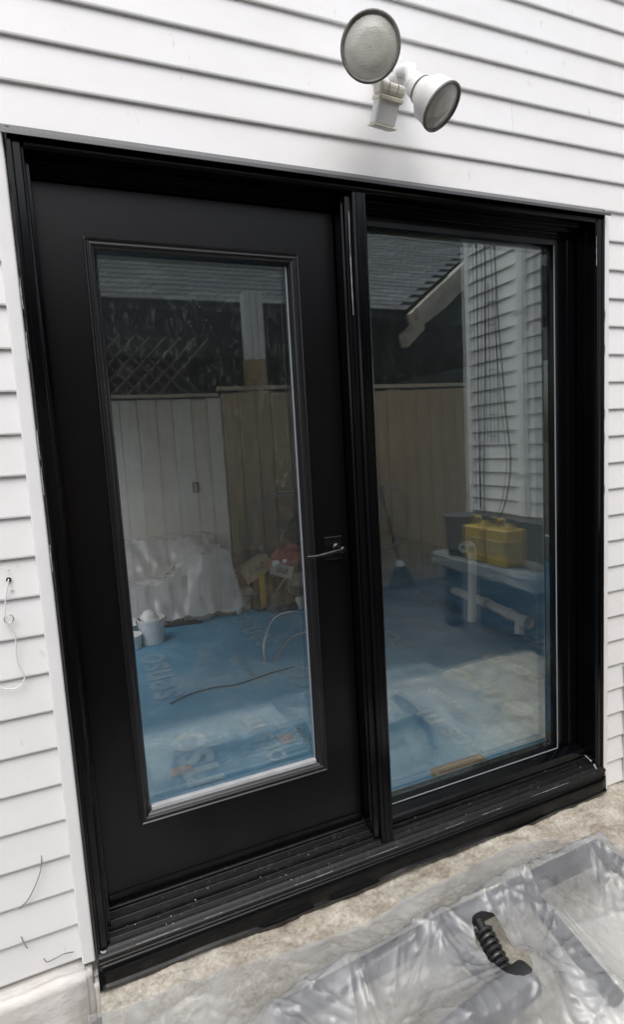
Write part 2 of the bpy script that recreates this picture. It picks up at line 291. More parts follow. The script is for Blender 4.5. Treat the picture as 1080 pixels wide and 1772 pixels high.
# ------------------------------------------------------------------ mesh helpers
class MB:
    def __init__(s): s.v = []; s.f = []
    def add(s, v, f):
        n = len(s.v); s.v += [tuple(p) for p in v]; s.f += [tuple(i + n for i in q) for q in f]; return s
    def box(s, a, b):
        x0, y0, z0 = a; x1, y1, z1 = b
        return s.add([(x0,y0,z0),(x1,y0,z0),(x1,y1,z0),(x0,y1,z0),(x0,y0,z1),(x1,y0,z1),(x1,y1,z1),(x0,y1,z1)],
                     [(0,3,2,1),(4,5,6,7),(0,1,5,4),(1,2,6,5),(2,3,7,6),(3,0,4,7)])
    def tube(s, pts, r, n=10, cap=True, closed=False):
        pts = [Vector(p) for p in pts]; m = len(pts); rr = r if isinstance(r, (list, tuple)) else [r] * m
        prev = None; rings = []
        for i, p in enumerate(pts):
            if closed: t = pts[(i + 1) % m] - pts[i - 1]
            else: t = (pts[min(i + 1, m - 1)] - pts[max(i - 1, 0)])
            t = t.normalized() if t.length > 1e-9 else Vector((0, 0, 1))
            if prev is None:
                a = Vector((0, 0, 1)) if abs(t.z) < .9 else Vector((1, 0, 0)); u = t.cross(a).normalized()
            else:
                u = (prev - t * prev.dot(t)).normalized()
            w = t.cross(u); prev = u
            rings.append([p + (u * math.cos(2 * math.pi * k / n) + w * math.sin(2 * math.pi * k / n)) * rr[i] for k in range(n)])
        v = [q for g in rings for q in g]; f = []
        for i in range(m if closed else m - 1):
            j = (i + 1) % m
            for k in range(n): f.append((i*n+k, i*n+(k+1)%n, j*n+(k+1)%n, j*n+k))
        if cap and not closed:
            f.append(tuple(range(n))[::-1]); f.append(tuple((m-1)*n+k for k in range(n)))
        return s.add(v, f)
    def lathe(s, prof, o, ax, n=28, cap0=False, cap1=False):
        o = Vector(o); ax = Vector(ax).normalized(); a = Vector((0, 0, 1)) if abs(ax.z) < .9 else Vector((1, 0, 0))
        u = ax.cross(a).normalized(); w = ax.cross(u); v = []; f = []
        for (h, r) in prof:
            for k in range(n):
                t = 2 * math.pi * k / n; v.append(o + ax * h + (u * math.cos(t) + w * math.sin(t)) * r)
        for i in range(len(prof) - 1):
            for k in range(n): f.append((i*n+k, i*n+(k+1)%n, (i+1)*n+(k+1)%n, (i+1)*n+k))
        if cap0: f.append(tuple(range(n))[::-1])
        if cap1: f.append(tuple((len(prof)-1)*n+k for k in range(n)))
        return s.add(v, f)
    def extr_x(s, prof, x0, x1, cap=True):
        """profile in (y,z) pushed along x"""
        n = len(prof); v = [(x0, y, z) for y, z in prof] + [(x1, y, z) for y, z in prof]
        f = [(i, (i+1) % n, n+(i+1) % n, n+i) for i in range(n)]
        if cap: f += [tuple(range(n))[::-1], tuple(range(n, 2*n))]
        return s.add(v, f)
    def extr_z(s, prof, z0, z1):
        """profile in (x,y) pushed along z"""
        n = len(prof); v = [(x, y, z0) for x, y in prof] + [(x, y, z1) for x, y in prof]
        return s.add(v, [(i, (i+1) % n, n+(i+1) % n, n+i) for i in range(n)] + [tuple(range(n))[::-1], tuple(range(n, 2*n))])
    def frame(s, rings):
        """closed picture-frame moulding: list of (x0,x1,z0,z1,y) loops joined in order"""
        n = len(s.v); v = []
        for x0, x1, z0, z1, y in rings: v += [(x0,y,z0),(x1,y,z0),(x1,y,z1),(x0,y,z1)]
        f = []
        for i in range(len(rings)-1):
            for k in range(4): f.append((i*4+k, i*4+(k+1)%4, (i+1)*4+(k+1)%4, (i+1)*4+k))
        return s.add(v, f)
    def mesh(s, name, m, smooth=False):
        me = bpy.data.meshes.new(name); me.from_pydata(s.v, [], s.f); me.materials.append(MAT[m] if isinstance(m, str) else m)
        bm = bmesh.new(); bm.from_mesh(me); bmesh.ops.recalc_face_normals(bm, faces=bm.faces); bm.to_mesh(me); bm.free()
        if smooth:
            me.polygons.foreach_set('use_smooth', [True] * len(me.polygons))
            try: me.set_sharp_from_angle(angle=R(40))
            except Exception: pass
        return me
    def build(s, name, m, parent=None, smooth=False, bevel=0, seg=2):
        o = bpy.data.objects.new(name, s.mesh(name, m, smooth)); C.objects.link(o)
        if parent is not None:
            o.parent = parent; o.matrix_parent_inverse = parent.matrix_world.inverted()
        if bevel:
            b = o.modifiers.new('bevel', 'BEVEL'); b.width = bevel; b.segments = seg; b.limit_method = 'ANGLE'; b.angle_limit = R(40)
        return o
def tag(o, label=None, cat=None, group=None, kind=None):
    if label: o['label'] = label
    if cat: o['category'] = cat
    if group: o['group'] = group
    if kind: o['kind'] = kind
    return o
def thing(name, loc, label, cat, group=None):
    o = bpy.data.objects.new(name, None); C.objects.link(o); o.location = loc; o.empty_display_size = .05
    o.matrix_world = Matrix.Translation(loc)
    return tag(o, label, cat, group)
def inst(name, me, parent, loc, rot=(0, 0, 0), scale=(1, 1, 1)):
    o = bpy.data.objects.new(name, me); C.objects.link(o)
    o.location = Vector(loc) - parent.matrix_world.translation; o.rotation_euler = rot; o.scale = scale; o.parent = parent
    return o
def box(a, b): return MB().box(a, b)
def smooth_path(pts, n=8):
    P = [Vector(p) for p in pts]; out = []
    for i in range(len(P) - 1):
        p0 = P[max(i-1, 0)]; p1 = P[i]; p2 = P[i+1]; p3 = P[min(i+2, len(P)-1)]
        for k in range(n):
            t = k / n; out.append(.5 * ((2*p1) + (-p0+p2)*t + (2*p0-5*p1+4*p2-p3)*t*t + (-p0+3*p1-3*p2+p3)*t**3))
    return out + [P[-1]]
def vnoise(x, y, sc, seed):
    """smooth 2-D value noise on arrays"""
    g = np.random.default_rng(seed).random((64, 64)); X = x * sc; Y = y * sc
    i = np.floor(X).astype(int); j = np.floor(Y).astype(int); fx = X - i; fy = Y - j
    fx = fx*fx*(3-2*fx); fy = fy*fy*(3-2*fy); A = lambda a, b: g[a % 64, b % 64]
    return (A(i,j)*(1-fx)+A(i+1,j)*fx)*(1-fy)+(A(i,j+1)*(1-fx)+A(i+1,j+1)*fx)*fy

# ================================================================== SETTING
g = box((-60, -60, -.30), (60, 60, -.02)).build('ground', 'yard'); tag(g, kind='structure')
# concrete pad before the door, crumbling surface
def heightgrid(x0, x1, y0, y1, nx, ny, fz, name, m, base):
    xs = np.linspace(x0, x1, nx); ys = np.linspace(y0, y1, ny); X, Y = np.meshgrid(xs, ys, indexing='ij'); Z = fz(X, Y)
    b = MB(); v = [(float(X[i,j]), float(Y[i,j]), float(Z[i,j])) for i in range(nx) for j in range(ny)]
    f = [(i*ny+j, (i+1)*ny+j, (i+1)*ny+j+1, i*ny+j+1) for i in range(nx-1) for j in range(ny-1)]
    # skirt
    ring = [i*ny for i in range(nx)] + [(nx-1)*ny+j for j in range(1, ny)] + [i*ny+ny-1 for i in range(nx-2, -1, -1)] + [j for j in range(ny-2, 0, -1)]
    n0 = len(v); v += [(v[k][0], v[k][1], base) for k in ring]; L = len(ring)
    f += [(ring[k], ring[(k+1) % L], n0+(k+1) % L, n0+k) for k in range(L)]
    b.add(v, f); return b.build(name, m, smooth=True)
def padz(X, Y):
    z = .058 + .018*(vnoise(X, Y, 5, 1)-.5) + .016*(vnoise(X, Y, 17, 2)-.5) + .007*(vnoise(X, Y, 46, 3)-.5) + .004*(vnoise(X, Y, 95, 6)-.5)
    # spalled hollows along the sill
    d = np.clip(1 - np.abs(Y + .13 - .03*vnoise(X, Y, 4, 5))/.10, 0, 1); z = z - .018*d*np.clip(vnoise(X, Y, 6, 4)-.45, 0, 1)*2
    z = z - .02*np.clip((-Y-.3)/.8, 0, 1)
    return z
pad = heightgrid(.034, 2.9, -1.15, .02, 330, 150, padz, 'concrete_pad', 'concrete', -.05); tag(pad, kind='structure')

# interior of the house: floor, walls, ceiling
tag(box((-1.3, .16, -.05), (4.5, 7.2, .085)).build('floor', 'subfloor'), kind='structure')
HC = 2.31
def wall_with_opening(name, a, c, o0, o1, axis):
    b = MB(); (x0, y0, z0), (x1, y1, z1) = a, c; (p0_, q0), (p1_, q1) = o0, o1
    b.box((x0, y0, z0), (x1, y1, q0)); b.box((x0, y0, q1), (x1, y1, z1)); b.box((x0, y0, q0), (x1, p0_, q1)); b.box((x0, p1_, q0), (x1, y1, q1))
    return tag(b.build(name, 'roomwall'), kind='structure')
cb = MB()      # ceiling, with an unseen opening added over the left strip to light the room
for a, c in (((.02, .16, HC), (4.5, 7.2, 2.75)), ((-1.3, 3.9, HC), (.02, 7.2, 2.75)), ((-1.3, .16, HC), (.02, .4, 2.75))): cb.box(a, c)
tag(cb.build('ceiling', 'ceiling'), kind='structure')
tag(box((-1.3, 4.05, .085), (1.55, 4.17, HC)).build('wall_back', 'roomwall', bevel=.003), kind='structure')
tag(box((1.40, 6.2, .085), (4.5, 6.3, HC)).build('wall_far', 'roomwall'), kind='structure')
wall_with_opening('wall_left', (-1.42, .16, -.05), (-1.30, 4.17, 2.75), (.4, .35), (3.9, 2.28), 1)      # wide unseen opening, added to brighten the room
wall_with_opening('wall_right', (4.5, .16, -.05), (4.62, 7.2, 2.75), (.4, .6), (2.6, 2.28), 1)  # second opening added out of view for more light on the floor
tag(box((1.28, 4.17, .085), (1.40, 6.3, HC)).build('wall_passage', 'roomwall'), kind='structure')

tag(box((-1.3, 3.45, 2.02), (1.549, 4.048, HC - .001)).build('wall_shade_box', 'ceiling'), kind='structure')  # dark box added so the upper back wall stays dark

# ================================================================== HOUSE WALL WITH SIDING
PITCH = .1016
house = thing('house_wall', (0, 0, 0), 'white lap siding house wall surrounding the black patio door', 'wall')
def core(name, parent, m, *bx):
    b = MB()
    for a, c in bx: b.box(a, c)
    return b.build(name, m, parent)
# sheathing behind the boards
core('sheathing', house, 'sheath', ((-1.4, -.002, -.1), (.036, .155, 2.30)), ((1.95, -.002, -.1), (4.6, .155, 2.30)), ((-1.4, -.002, 2.302), (4.6, .155, 3.9)), ((.038, .03, -.1), (1.948, .155, .08)))
def lap_mesh(L, wob=0):
    """one clapboard along +x, face towards -y, bottom edge at z=0"""
    b = MB(); nx = max(2, int(L / .25)); prof = [(-.0065, .112), (-.0180, .004), (-.0170, .0), (-.004, .0005), (-.003, .112)]
    v = []; n = len(prof)
    for i in range(nx + 1):
        x = L * i / nx; dz = wob * math.sin(x * 2.1 + wob * 900) ; dy = wob * .7 * math.sin(x * 3.7 + 1)
        v += [(x, y + dy, z + dz) for y, z in prof]
    f = [(i*n+k, i*n+(k+1) % n, (i+1)*n+(k+1) % n, (i+1)*n+k) for i in range(nx) for k in range(n)]
    f += [tuple(range(n))[::-1], tuple(nx*n+k for k in range(n))]
    return b.add(v, f).mesh('siding_board', 'siding')
lapL = [lap_mesh(1.198, w) for w in (.0004, .0009)]; lapR = [lap_mesh(1.04, w) for w in (.0004, .0009)]
lapT = [lap_mesh(4.25, w) for w in (.0006, .0012)]
for k in range(2, 23): inst('siding_board', lapL[k % 2], house, (-1.2, random.uniform(-.0006, .0006), 2.40 - k*PITCH), (0, random.uniform(-.0006, .0006), 0))
for k in range(2, 24): inst('siding_board', lapR[k % 2], house, (1.99, random.uniform(-.0006, .0006), 2.40 - k*PITCH), (0, random.uniform(-.0006, .0006), 0))
split = {-1: 1.555, -4: .62, -3: 2.3}
for k in range(-12, 2):
    z = 2.40 - k*PITCH
    if k in split:
        x = split[k]
        inst('siding_board', lap_mesh(x + 1.2 - .0006, .0007), house, (-1.2, 0, z)); inst('siding_board', lap_mesh(3.05 - x - .0006, .0007), house, (x + .0006, -.0006, z))
    else: inst('siding_board', lapT[k % 2], house, (-1.2, random.uniform(-.0005, .0005), z))
# J-channel trim round the door opening
for x0, x1, z0 in ((-.003, .031, .148), (1.957, 1.990, .045)):
    b = MB(); s = 1 if x0 < 1 else -1; xo, xi = (x0, x1) if s > 0 else (x1, x0)
    b.extr_z([(xo, -.0215), (xo + s*.003, -.0250), (xi - s*.003, -.0262), (xi, -.0235), (xi, -.004), (xo, -.004)], z0, 2.291)
    b.build('trim_strip', 'trimwhite', house, bevel=.001, seg=1)
# painted foundation below the siding, left of the door: a rough parged block
def rough_block(x0, x1, y0, y1, z0, z1, name, m, parent, seed, amp=.006):
    bm = bmesh.new(); bmesh.ops.create_cube(bm, size=1)
    for v in bm.verts: v.co = Vector(((x0+x1)/2 + v.co.x*(x1-x0), (y0+y1)/2 + v.co.y*(y1-y0), (z0+z1)/2 + v.co.z*(z1-z0)))
    bmesh.ops.bevel(bm, geom=list(bm.edges), offset=.016, segments=3, affect='EDGES')
    bmesh.ops.subdivide_edges(bm, edges=[e for e in bm.edges if e.calc_length() > .04], cuts=14, use_grid_fill=True)
    bmesh.ops.triangulate(bm, faces=[f for f in bm.faces if len(f.verts) > 4])
    for v in bm.verts:
        p = np.array([v.co.x*1.0, v.co.z*1.3 + v.co.y]); d = float(vnoise(p[:1]*1, p[1:]*1, 22, seed)[0]-.5) + .5*float(vnoise(p[:1], p[1:], 60, seed+1)[0]-.5)
        v.co.y += d*amp; v.co.z += d*amp*.8; v.co.x += d*amp*.6
    me = bpy.data.meshes.new(name); bm.to_mesh(me); bm.free(); me.materials.append(MAT[m])
    me.polygons.foreach_set('use_smooth', [True]*len(me.polygons))
    o = bpy.data.objects.new(name, me); C.objects.link(o); o.parent = parent; return o
rough_block(-1.2, .020, -.048, .03, -.2, .148, 'foundation', 'foundation', house, 11, .008)
rough_block(.0222, .033, -.030, .03, -.2, .10, 'foundation', 'foundation', house, 15, .003)
rough_block(1.99, 3.05, -.012, .03, -.2, .058, 'foundation', 'foundation', house, 12)
# screw holes and the hole where the cable leaves the siding
b = MB().lathe([(0, .0062), (.002, .0062)], (-.068, -.0175, 1.232), (0, -1, 0), 16, False, True).build('cable_hole', 'hole', house)
for x, z in ((-.066, 1.256), (-.063, 1.205)):
    MB().lathe([(0, .003), (.002, .0022)], (x, -.0195, z), (0, -1, 0), 10, False, True).build('screw_head', 'greytrim', house)
# thin white cable hanging out of the hole with a ring knot
cab = MB().tube(smooth_path([(-.068, -.012, 1.232), (-.069, -.026, 1.228), (-.079, -.027, 1.185), (-.083, -.028, 1.16), (-.085, -.028, 1.138), (-.075, -.03, 1.124), (-.066, -.03, 1.136), (-.072, -.031, 1.149), (-.084, -.031, 1.140), (-.078, -.03, 1.118), (-.068, -.028, 1.095), (-.070, -.027, 1.05), (-.069, -.027, 1.018), (-.058, -.028, .985), (-.066, -.028, .966), (-.085, -.028, .957), (-.118, -.028, .967), (-.16, -.028, .985)]), .0017, 8).build('hanging_cable', 'wirewhite', smooth=True)
tag(cab, 'thin white cable hanging in a loop from a hole in the left siding', 'cable')
rg = MB().tube([(-.077 + .0105*math.cos(t*.3491), -.031, 1.137 + .0105*math.sin(t*.3491)) for t in range(18)], .0012, 6, closed=True).build('cable_ring', 'steel', cab)
# dry stems poking out of the siding
for pts, lab in (([(-.070, -.016, .492), (-.074, -.026, .462), (-.089, -.028, .426), (-.112, -.028, .389), (-.134, -.026, .372)], 'long curved dry vine stem on the lower left siding'),
                 ([(-.140, -.018, .286), (-.133, -.027, .270), (-.127, -.03, .257)], 'tiny dry stem stub poking out below a siding lap, lower left'),
                 ([(-.093, -.03, .213), (-.086, -.034, .203), (-.07, -.035, .204), (-.045, -.033, .207), (-.02, -.03, .20)], 'dry brown root along the top of the white foundation')):
    tag(MB().tube(smooth_path(pts, 6), .0014, 6).build('dry_stem', 'twig', smooth=True), lab, 'stem')
# grey trim of an opening at the right edge
b = thing('wall_hatch', (2.3, -.02, .3), 'pale grey framed wall hatch at the right edge, low on the siding', 'hatch')
MB().frame([(2.086, 2.56, .05, .566, -.018), (2.086, 2.56, .05, .566, -.030), (2.108, 2.538, .07, .546, -.030), (2.108, 2.538, .07, .546, -.018)]).build('hatch_frame', 'greytrim', b)
box((2.10, -.024, .065), (2.545, -.0215, .55)).build('hatch_panel', 'trimwhite', b)

# ================================================================== PATIO DOOR UNIT
door = thing('patio_door', (1.0, 0, .06), 'black patio door unit with full glass door on the left and fixed glass panel on the right', 'patio door')
# --- casing: two side brickmoulds and a head
def casing_side(xo, s, name):
    P = [(xo, -.004), (xo, -.034), (xo + s*.004, -.039), (xo + s*.012, -.039), (xo + s*.014, -.034), (xo + s*.030, -.034), (xo + s*.032, -.0305), (xo + s*.037, -.028), (xo + s*.0372, .150), (xo + s*.004, .150)]
    return MB().extr_z(P, .066, 2.2885).build(name, 'black', door, bevel=.0012, seg=2)
casing_side(.0345, 1, 'side_casing'); casing_side(1.9535, -1, 'side_casing')
P = [(-.004, 2.2880), (-.033, 2.2880), (-.0385, 2.284), (-.0385, 2.276), (-.034, 2.274), (-.034, 2.258), (-.030, 2.256), (-.028, 2.248), (.150, 2.2478), (.150, 2.286)]
MB().extr_x(P, .0725, 1.9155).build('head_casing', 'black', door, bevel=.0012)
MB().extr_x([(-.0045, 2.302), (-.024, 2.2985), (-.052, 2.2755), (-.0535, 2.2660), (-.0515, 2.2660), (-.050, 2.2745), (-.0235, 2.2945), (-.0045, 2.2955)], .024, 1.963).build('head_flashing', 'flashing', door, bevel=.0006)
# --- stops on jambs and head (stepped reveals)
for xa, xb in ((.0720, .0765), (1.9110, 1.9155)):
    box((xa if xa < 1 else xa - .002, .012, .2), (xb if xb > 1 else xb + .002, .020, 2.2475)).build('jamb_ridge', 'black', door)
    box((xa if xa < 1 else xa - .002, .040, .2), (xb if xb > 1 else xb + .002, .047, 2.2475)).build('jamb_ridge', 'black', door)
MB().extr_x([(.010, 2.2476), (.010, 2.238), (.030, 2.238), (.030, 2.230), (.052, 2.230), (.052, 2.220), (.064, 2.220), (.064, 2.2476)], .0775, .9125).build('head_stop', 'black', door, bevel=.001)
MB().extr_x([(.010, 2.2476), (.010, 2.240), (.034, 2.240), (.034, 2.232), (.056, 2.232), (.056, 2.2476)], .9785, 1.9100).build('head_stop', 'black', door, bevel=.001)
# --- mullion between door and fixed panel, fluted cover
P = [(.917, .060), (.917, .012), (.922, .008), (.922, -.006), (.937, -.008), (.939, -.024), (.944, -.028), (.950, -.028), (.9515, -.025), (.953, -.028), (.970, -.0285), (.9715, -.0255), (.973, -.028), (.980, -.028), (.984, -.024), (.986, -.008), (.986, .060)]
MB().extr_z(P, .166, 2.2470).build('mullion', 'black', door, bevel=.0006, seg=1)
box((.922, .0605, .19), (.984, .150, 2.247)).build('mullion_post', 'black', door)
# --- sill: ribbed threshold falling to a nose, with apron flashing
P = [(.150, .226), (.062, .226), (.052, .222), (.0515, .213), (.032, .208), (.031, .212), (.027, .212), (.026, .206), (.010, .200), (.009, .2035), (.005, .2035), (.004, .198), (.0035, .190), (-.008, .187), (-.009, .190), (-.012, .190), (-.013, .1855),
     (-.026, .180), (-.027, .1825), (-.030, .1825), (-.031, .1785), (-.038, .174), (-.046, .170), (-.0505, .166), (-.0505, .160), (-.046, .157), (-.046, .152), (-.049, .150), (-.049, .146), (-.044, .144), (-.044, .070), (.150, .070)]
MB().extr_x(P, .0385, 1.9495).build('sill', 'sill', door, bevel=.0014, seg=2)
def wavy_apron():
    b = MB(); n = 90; v = []
    for i in range(n + 1):
        x = .0345 + (1.952 - .0345)*i/n; w = .006*math.sin(x*7) + .004*math.sin(x*19+1) + random.uniform(-.0015, .0015)
        v += [(x, -.0462, .142), (x, -.0466, .108), (x, -.0462 - .15*abs(w), .082 + w*.5), (x, -.0515 - .2*abs(w), .076 + w*.6), (x, -.0480, .062 + w)]
    f = [(i*5+k, i*5+k+1, (i+1)*5+k+1, (i+1)*5+k) for i in range(n) for k in range(4)]
    return b.add(v, f)
ap = wavy_apron().build('sill_apron', 'black', door, smooth=True)
so = ap.modifiers.new('thick', 'SOLIDIFY'); so.thickness = .0015; so.offset = 1
# --- hinged door panel
XL, XR, ZB, ZT = .0790, .9120, .2285, 2.2150
GX0, GX1, GZ0, GZ1 = .222, .757, .478, 2.056          # sight size of the glass
YD = .062
dp = MB()
ox0, ox1, oz0, oz1 = .200, .775, .462, 2.076
dp.frame([(XL, XR, ZB, ZT, YD), (ox0, ox1, oz0, oz1, YD), (ox0, ox1, oz0, oz1, YD+.044), (XL, XR, ZB, ZT, YD+.044), (XL, XR, ZB, ZT, YD)])
panel = dp.build('door_panel', 'blackdoor', door, bevel=.0015)
bd = MB(); e = [(-.000, YD), (-.000, YD-.011), (.0035, YD-.013), (.007, YD-.009), (.0095, YD-.0085), (.0115, YD-.012), (.017, YD-.0125), (.020, YD-.008), (.0225, YD-.0075), (.026, YD-.004), (.030, YD+.002), (.033, YD+.020)]
bx0, bx1, bz0, bz1 = .188, .790, .446, 2.088
bd.frame([(bx0+d, bx1-d, bz0+d, bz1-d, y) for d, y in e])
gf = bd.build('glazing_frame', 'bead', panel, bevel=.0006, seg=1)
# lower glazing ledge, sky reflection painted as pale grey, and the bright right spacer edge
box((GX0 + .001, YD + .002, GZ0 - .004), (GX1 - .001, YD + .0188, GZ0 + .010)).build('glazing_ledge', 'skyledge', panel, bevel=.002)
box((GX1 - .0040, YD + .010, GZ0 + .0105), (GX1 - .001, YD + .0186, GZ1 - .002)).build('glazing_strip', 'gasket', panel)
box((GX0 - .004, YD + .019, GZ0 - .006), (GX1 + .004, YD + .039, GZ1 + .006)).build('glass_pane', 'glass', panel)
box((XL + .002, YD - .006, ZB - .0015), (XR - .002, YD + .002, ZB + .030)).build('door_sweep', 'black', panel, bevel=.002)
for a, c in (((.066, YD + .0445, .227), (.100, YD + .085, 2.247)), ((.898, YD + .0445, .227), (.9215, YD + .085, 2.247)), ((.1005, YD + .0445, 2.195), (.8975, YD + .085, 2.247))): box(a, c).build('door_stop', 'black', door)
# lever handle
hx, hz = .858, 1.186
h = box((hx - .034, YD - .006, hz - .038), (hx + .030, YD - .0005, hz + .038)).build('handle_plate', 'hardware', panel, bevel=.003)
hl = MB(); hl.lathe([(0, .017), (.010, .017), (.014, .012), (.045, .0105), (.056, .012), (.060, .008)], (hx + .006, YD - .006, hz), (0, -1, 0), 20, False, True)
hl.tube(smooth_path([(hx + .006, YD - .055, hz), (hx - .015, YD - .058, hz - .001), (hx - .05, YD - .056, hz - .006), (hx - .085, YD - .052, hz - .010), (hx - .112, YD - .046, hz - .010)], 5), [.0085]*4 + [.0075]*8 + [.0065]*8 + [.004], 12)
hl.build('lever_handle', 'hardware', panel, smooth=True)
# --- fixed panel
FX0, FX1, FZ0, FZ1 = .9870, 1.9090, .2050, 2.2300
PX0, PX1, PZ0, PZ1 = 1.018, 1.806, .246, 2.188
fs = MB(); YF = .058
fs.frame([(FX0, FX1, FZ0, FZ1, YF + .05), (FX0, FX1, FZ0, FZ1, YF), (FX0+.012, FX1-.035, FZ0+.008, FZ1-.016, YF), (FX0+.013, FX1-.037, FZ0+.009, FZ1-.018, YF+.005), (PX0-.004, PX1+.004, PZ0-.004, PZ1+.004, YF+.005), (PX0, PX1, PZ0, PZ1, YF+.020), (PX0, PX1, PZ0, PZ1, YF+.062), (FX0, FX1, FZ0, FZ1, YF + .062), (FX0, FX1, FZ0, FZ1, YF + .05)])
fx = fs.build('fixed_sash', 'black', door, bevel=.001)
MB().extr_x([(.0575, .2395), (.022, .2300), (.016, .2240), (.013, .1900), (.013, .1780), (.0575, .1780)], .9868, 1.9085).build('bottom_rail', 'black', fx, bevel=.0015)
d = .0045
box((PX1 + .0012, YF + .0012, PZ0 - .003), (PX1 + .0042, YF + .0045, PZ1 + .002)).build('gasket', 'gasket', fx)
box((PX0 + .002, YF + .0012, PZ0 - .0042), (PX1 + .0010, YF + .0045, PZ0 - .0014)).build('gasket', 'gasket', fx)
box((PX0 + .0005, YF + .034, PZ0 + .0005), (PX1 - .0005, YF + .054, PZ1 - .0005)).build('glass_pane', 'glass2', fx)
# --- smeared caulk and flecks
def blob_line(pts, r, name='caulk_smear', m='caulk'):
    q = smooth_path(pts, 6); MB().tube(q, [r*random.uniform(.35, 1.2) for _ in q], 7).build(name, m, door, smooth=True)
blob_line([(1.909, .030, .214), (1.910, .012, .205), (1.9095, -.004, .200), (1.908, -.018, .196)], .0028)
blob_line([(1.912, -.025, .188), (1.910, -.034, .180), (1.908, -.040, .176)], .0045)
blob_line([(.932, -.012, 2.20), (.931, -.012, 2.10), (.931, -.012, 1.98), (.932, -.0115, 1.90)], .0015)
blob_line([(1.9185, -.0295, 2.20), (1.919, -.0300, 2.13), (1.9185, -.0300, 2.10)], .0013)
blob_line([(.944, -.030, .172), (.951, -.034, .166), (.957, -.032, .170)], .003)
blob_line([(.044, -.036, .180), (.052, -.041, .176), (.060, -.042, .178)], .003)
for k in range(5):
    z = 1.95 - .16*k + random.uniform(-.04, .04)
    blob_line([(1.9545, -.033, z), (1.955, -.036, z - .02), (1.9545, -.033, z - .05)], .0018)
    blob_line([(.0335, -.034, z), (.0330, -.036, z - .03), (.0335, -.034, z - .07)], .0015)
fl = MB()
for k in range(110):
    x = random.uniform(.09, 1.89); y = random.uniform(-.040, .045); s = random.choice([.0005, .0006, .0007, .0008, .001, .0015])
    z = .178 + (y + .036)*.40 + .004
    fl.add([(x-s, y-s, z), (x+s, y-s*.6, z), (x+s*.7, y+s, z), (x-s*.8, y+s*.8, z), (x, y, z+s)], [(0,1,4),(1,2,4),(2,3,4),(3,0,4)])
flk = fl.build('debris_flecks', 'white_plastic', door); flk['kind'] = 'stuff'
sm = MB()
for k in range(9):     # dried sealant streaks on the nose
    x = random.uniform(.06, 1.85); L_ = random.uniform(.02, .16)
    q = smooth_path([(x, -.0475, .1695), (x + L_*.5, -.048, .1690 + random.uniform(-.001, .0015)), (x + L_, -.0475, .1695)], 4)
    sm.tube(q, [random.uniform(.0001, .0009) for _ in q], 5)
smo = sm.build('sealant_streaks', 'caulk', door); smo['kind'] = 'stuff'

# ================================================================== FLOODLIGHT
fl = thing('floodlight', (1.09, -.02, 2.58), 'white twin head security floodlight with motion sensor above the patio door', 'floodlight')
MB().lathe([(0, .058), (.012, .058), (.030, .050), (.036, .034), (.036, 0.001)], (1.085, -.019, 2.585), (0, -1, 0), 32, True).build('mounting_plate', 'lamphousing', fl, smooth=True)
def par_lamp(c, n, rad, base):
    """c lens centre, n facing; body tapers back to the socket, arm runs to base"""
    c = Vector(c); n = Vector(n).normalized()
    bd = MB().lathe([(-.118, .020), (-.112, .030), (-.085, .034), (-.070, .040), (-.045, .058), (-.018, rad*.94), (-.004, rad), (.002, rad)], c, n, 40, True)
    bod = bd.build('lamp_head', 'lamphousing', fl, smooth=True)
    MB().lathe([(.0005, rad*1.008), (.006, rad*1.006), (.008, rad*.96), (.006, rad*.90), (.001, rad*.885)], c, n, 40).build('lamp_rim', 'lamprim', bod, smooth=True)
    MB().lathe([(.0015, rad*.90), (.004, rad*.80), (.0066, rad*.62), (.0074, rad*.60), (.0092, rad*.40), (.0104, rad*.20), (.0108, .001)], c, n, 40).build('lamp_lens', 'lens', bod, smooth=True)
    MB().lathe([(-.088, .0352), (-.086, .0362), (-.082, .0362), (-.080, .0352)], c, n, 28).build('socket_ring', 'lamprim', bod, smooth=True)
    back = c - n*.112; base = Vector(base); mid = (back + base)/2 + Vector((0, -.012, .012))
    MB().tube(smooth_path([back, back*.6 + mid*.4 , mid, base], 6), [.023]*6 + [.020]*6 + [.017]*6 + [.017], 16).build('swivel_arm', 'lamphousing', fl, smooth=True)
par_lamp((.882, -.262, 2.483), (-.52, -.80, -.30), .074, (1.055, -.06, 2.575))
par_lamp((1.128, -.208, 2.415), (.32, -.50, -.66), .064, (1.100, -.06, 2.585))
# motion sensor
sx, sy, sz = .986, -.155, 2.425
so_ = MB().box((-.031, -.026, -.050), (.031, .022, .016)).build('sensor_body', 'lamphousing', fl, bevel=.006, seg=3)
so_.matrix_parent_inverse = Matrix(); so_.location = Vector((sx, sy, sz)) - Vector(fl.location); so_.rotation_euler = (R(24), R(7), R(-4))
def sub(b, name, m, bev):
    o = b.build(name, m, None, bevel=bev, seg=3); o.parent = so_
sub(box((-.037, -.033, .0165), (.037, .026, .046)), 'sensor_cap', 'lampcream', .010); sub(box((-.0355, -.0325, .004), (.0355, .022, .0160)), 'sensor_band', 'lampcream', .003)
sub(box((-.034, -.030, -.0560), (.034, .022, -.0505)), 'sensor_base', 'lampcream', .002)
for q in (-.013, .013): sub(box((q-.0007, -.0340, .021), (q+.0007, -.0322, .043)), 'sensor_groove', 'lamprim', 0)
MB().tube(smooth_path([(sx+.004, sy+.005, sz+.045), (sx+.012, sy+.03, sz+.075), (1.045, -.075, 2.545), (1.065, -.05, 2.57)], 6), .0165, 14).build('sensor_arm', 'lamphousing', fl, smooth=True)

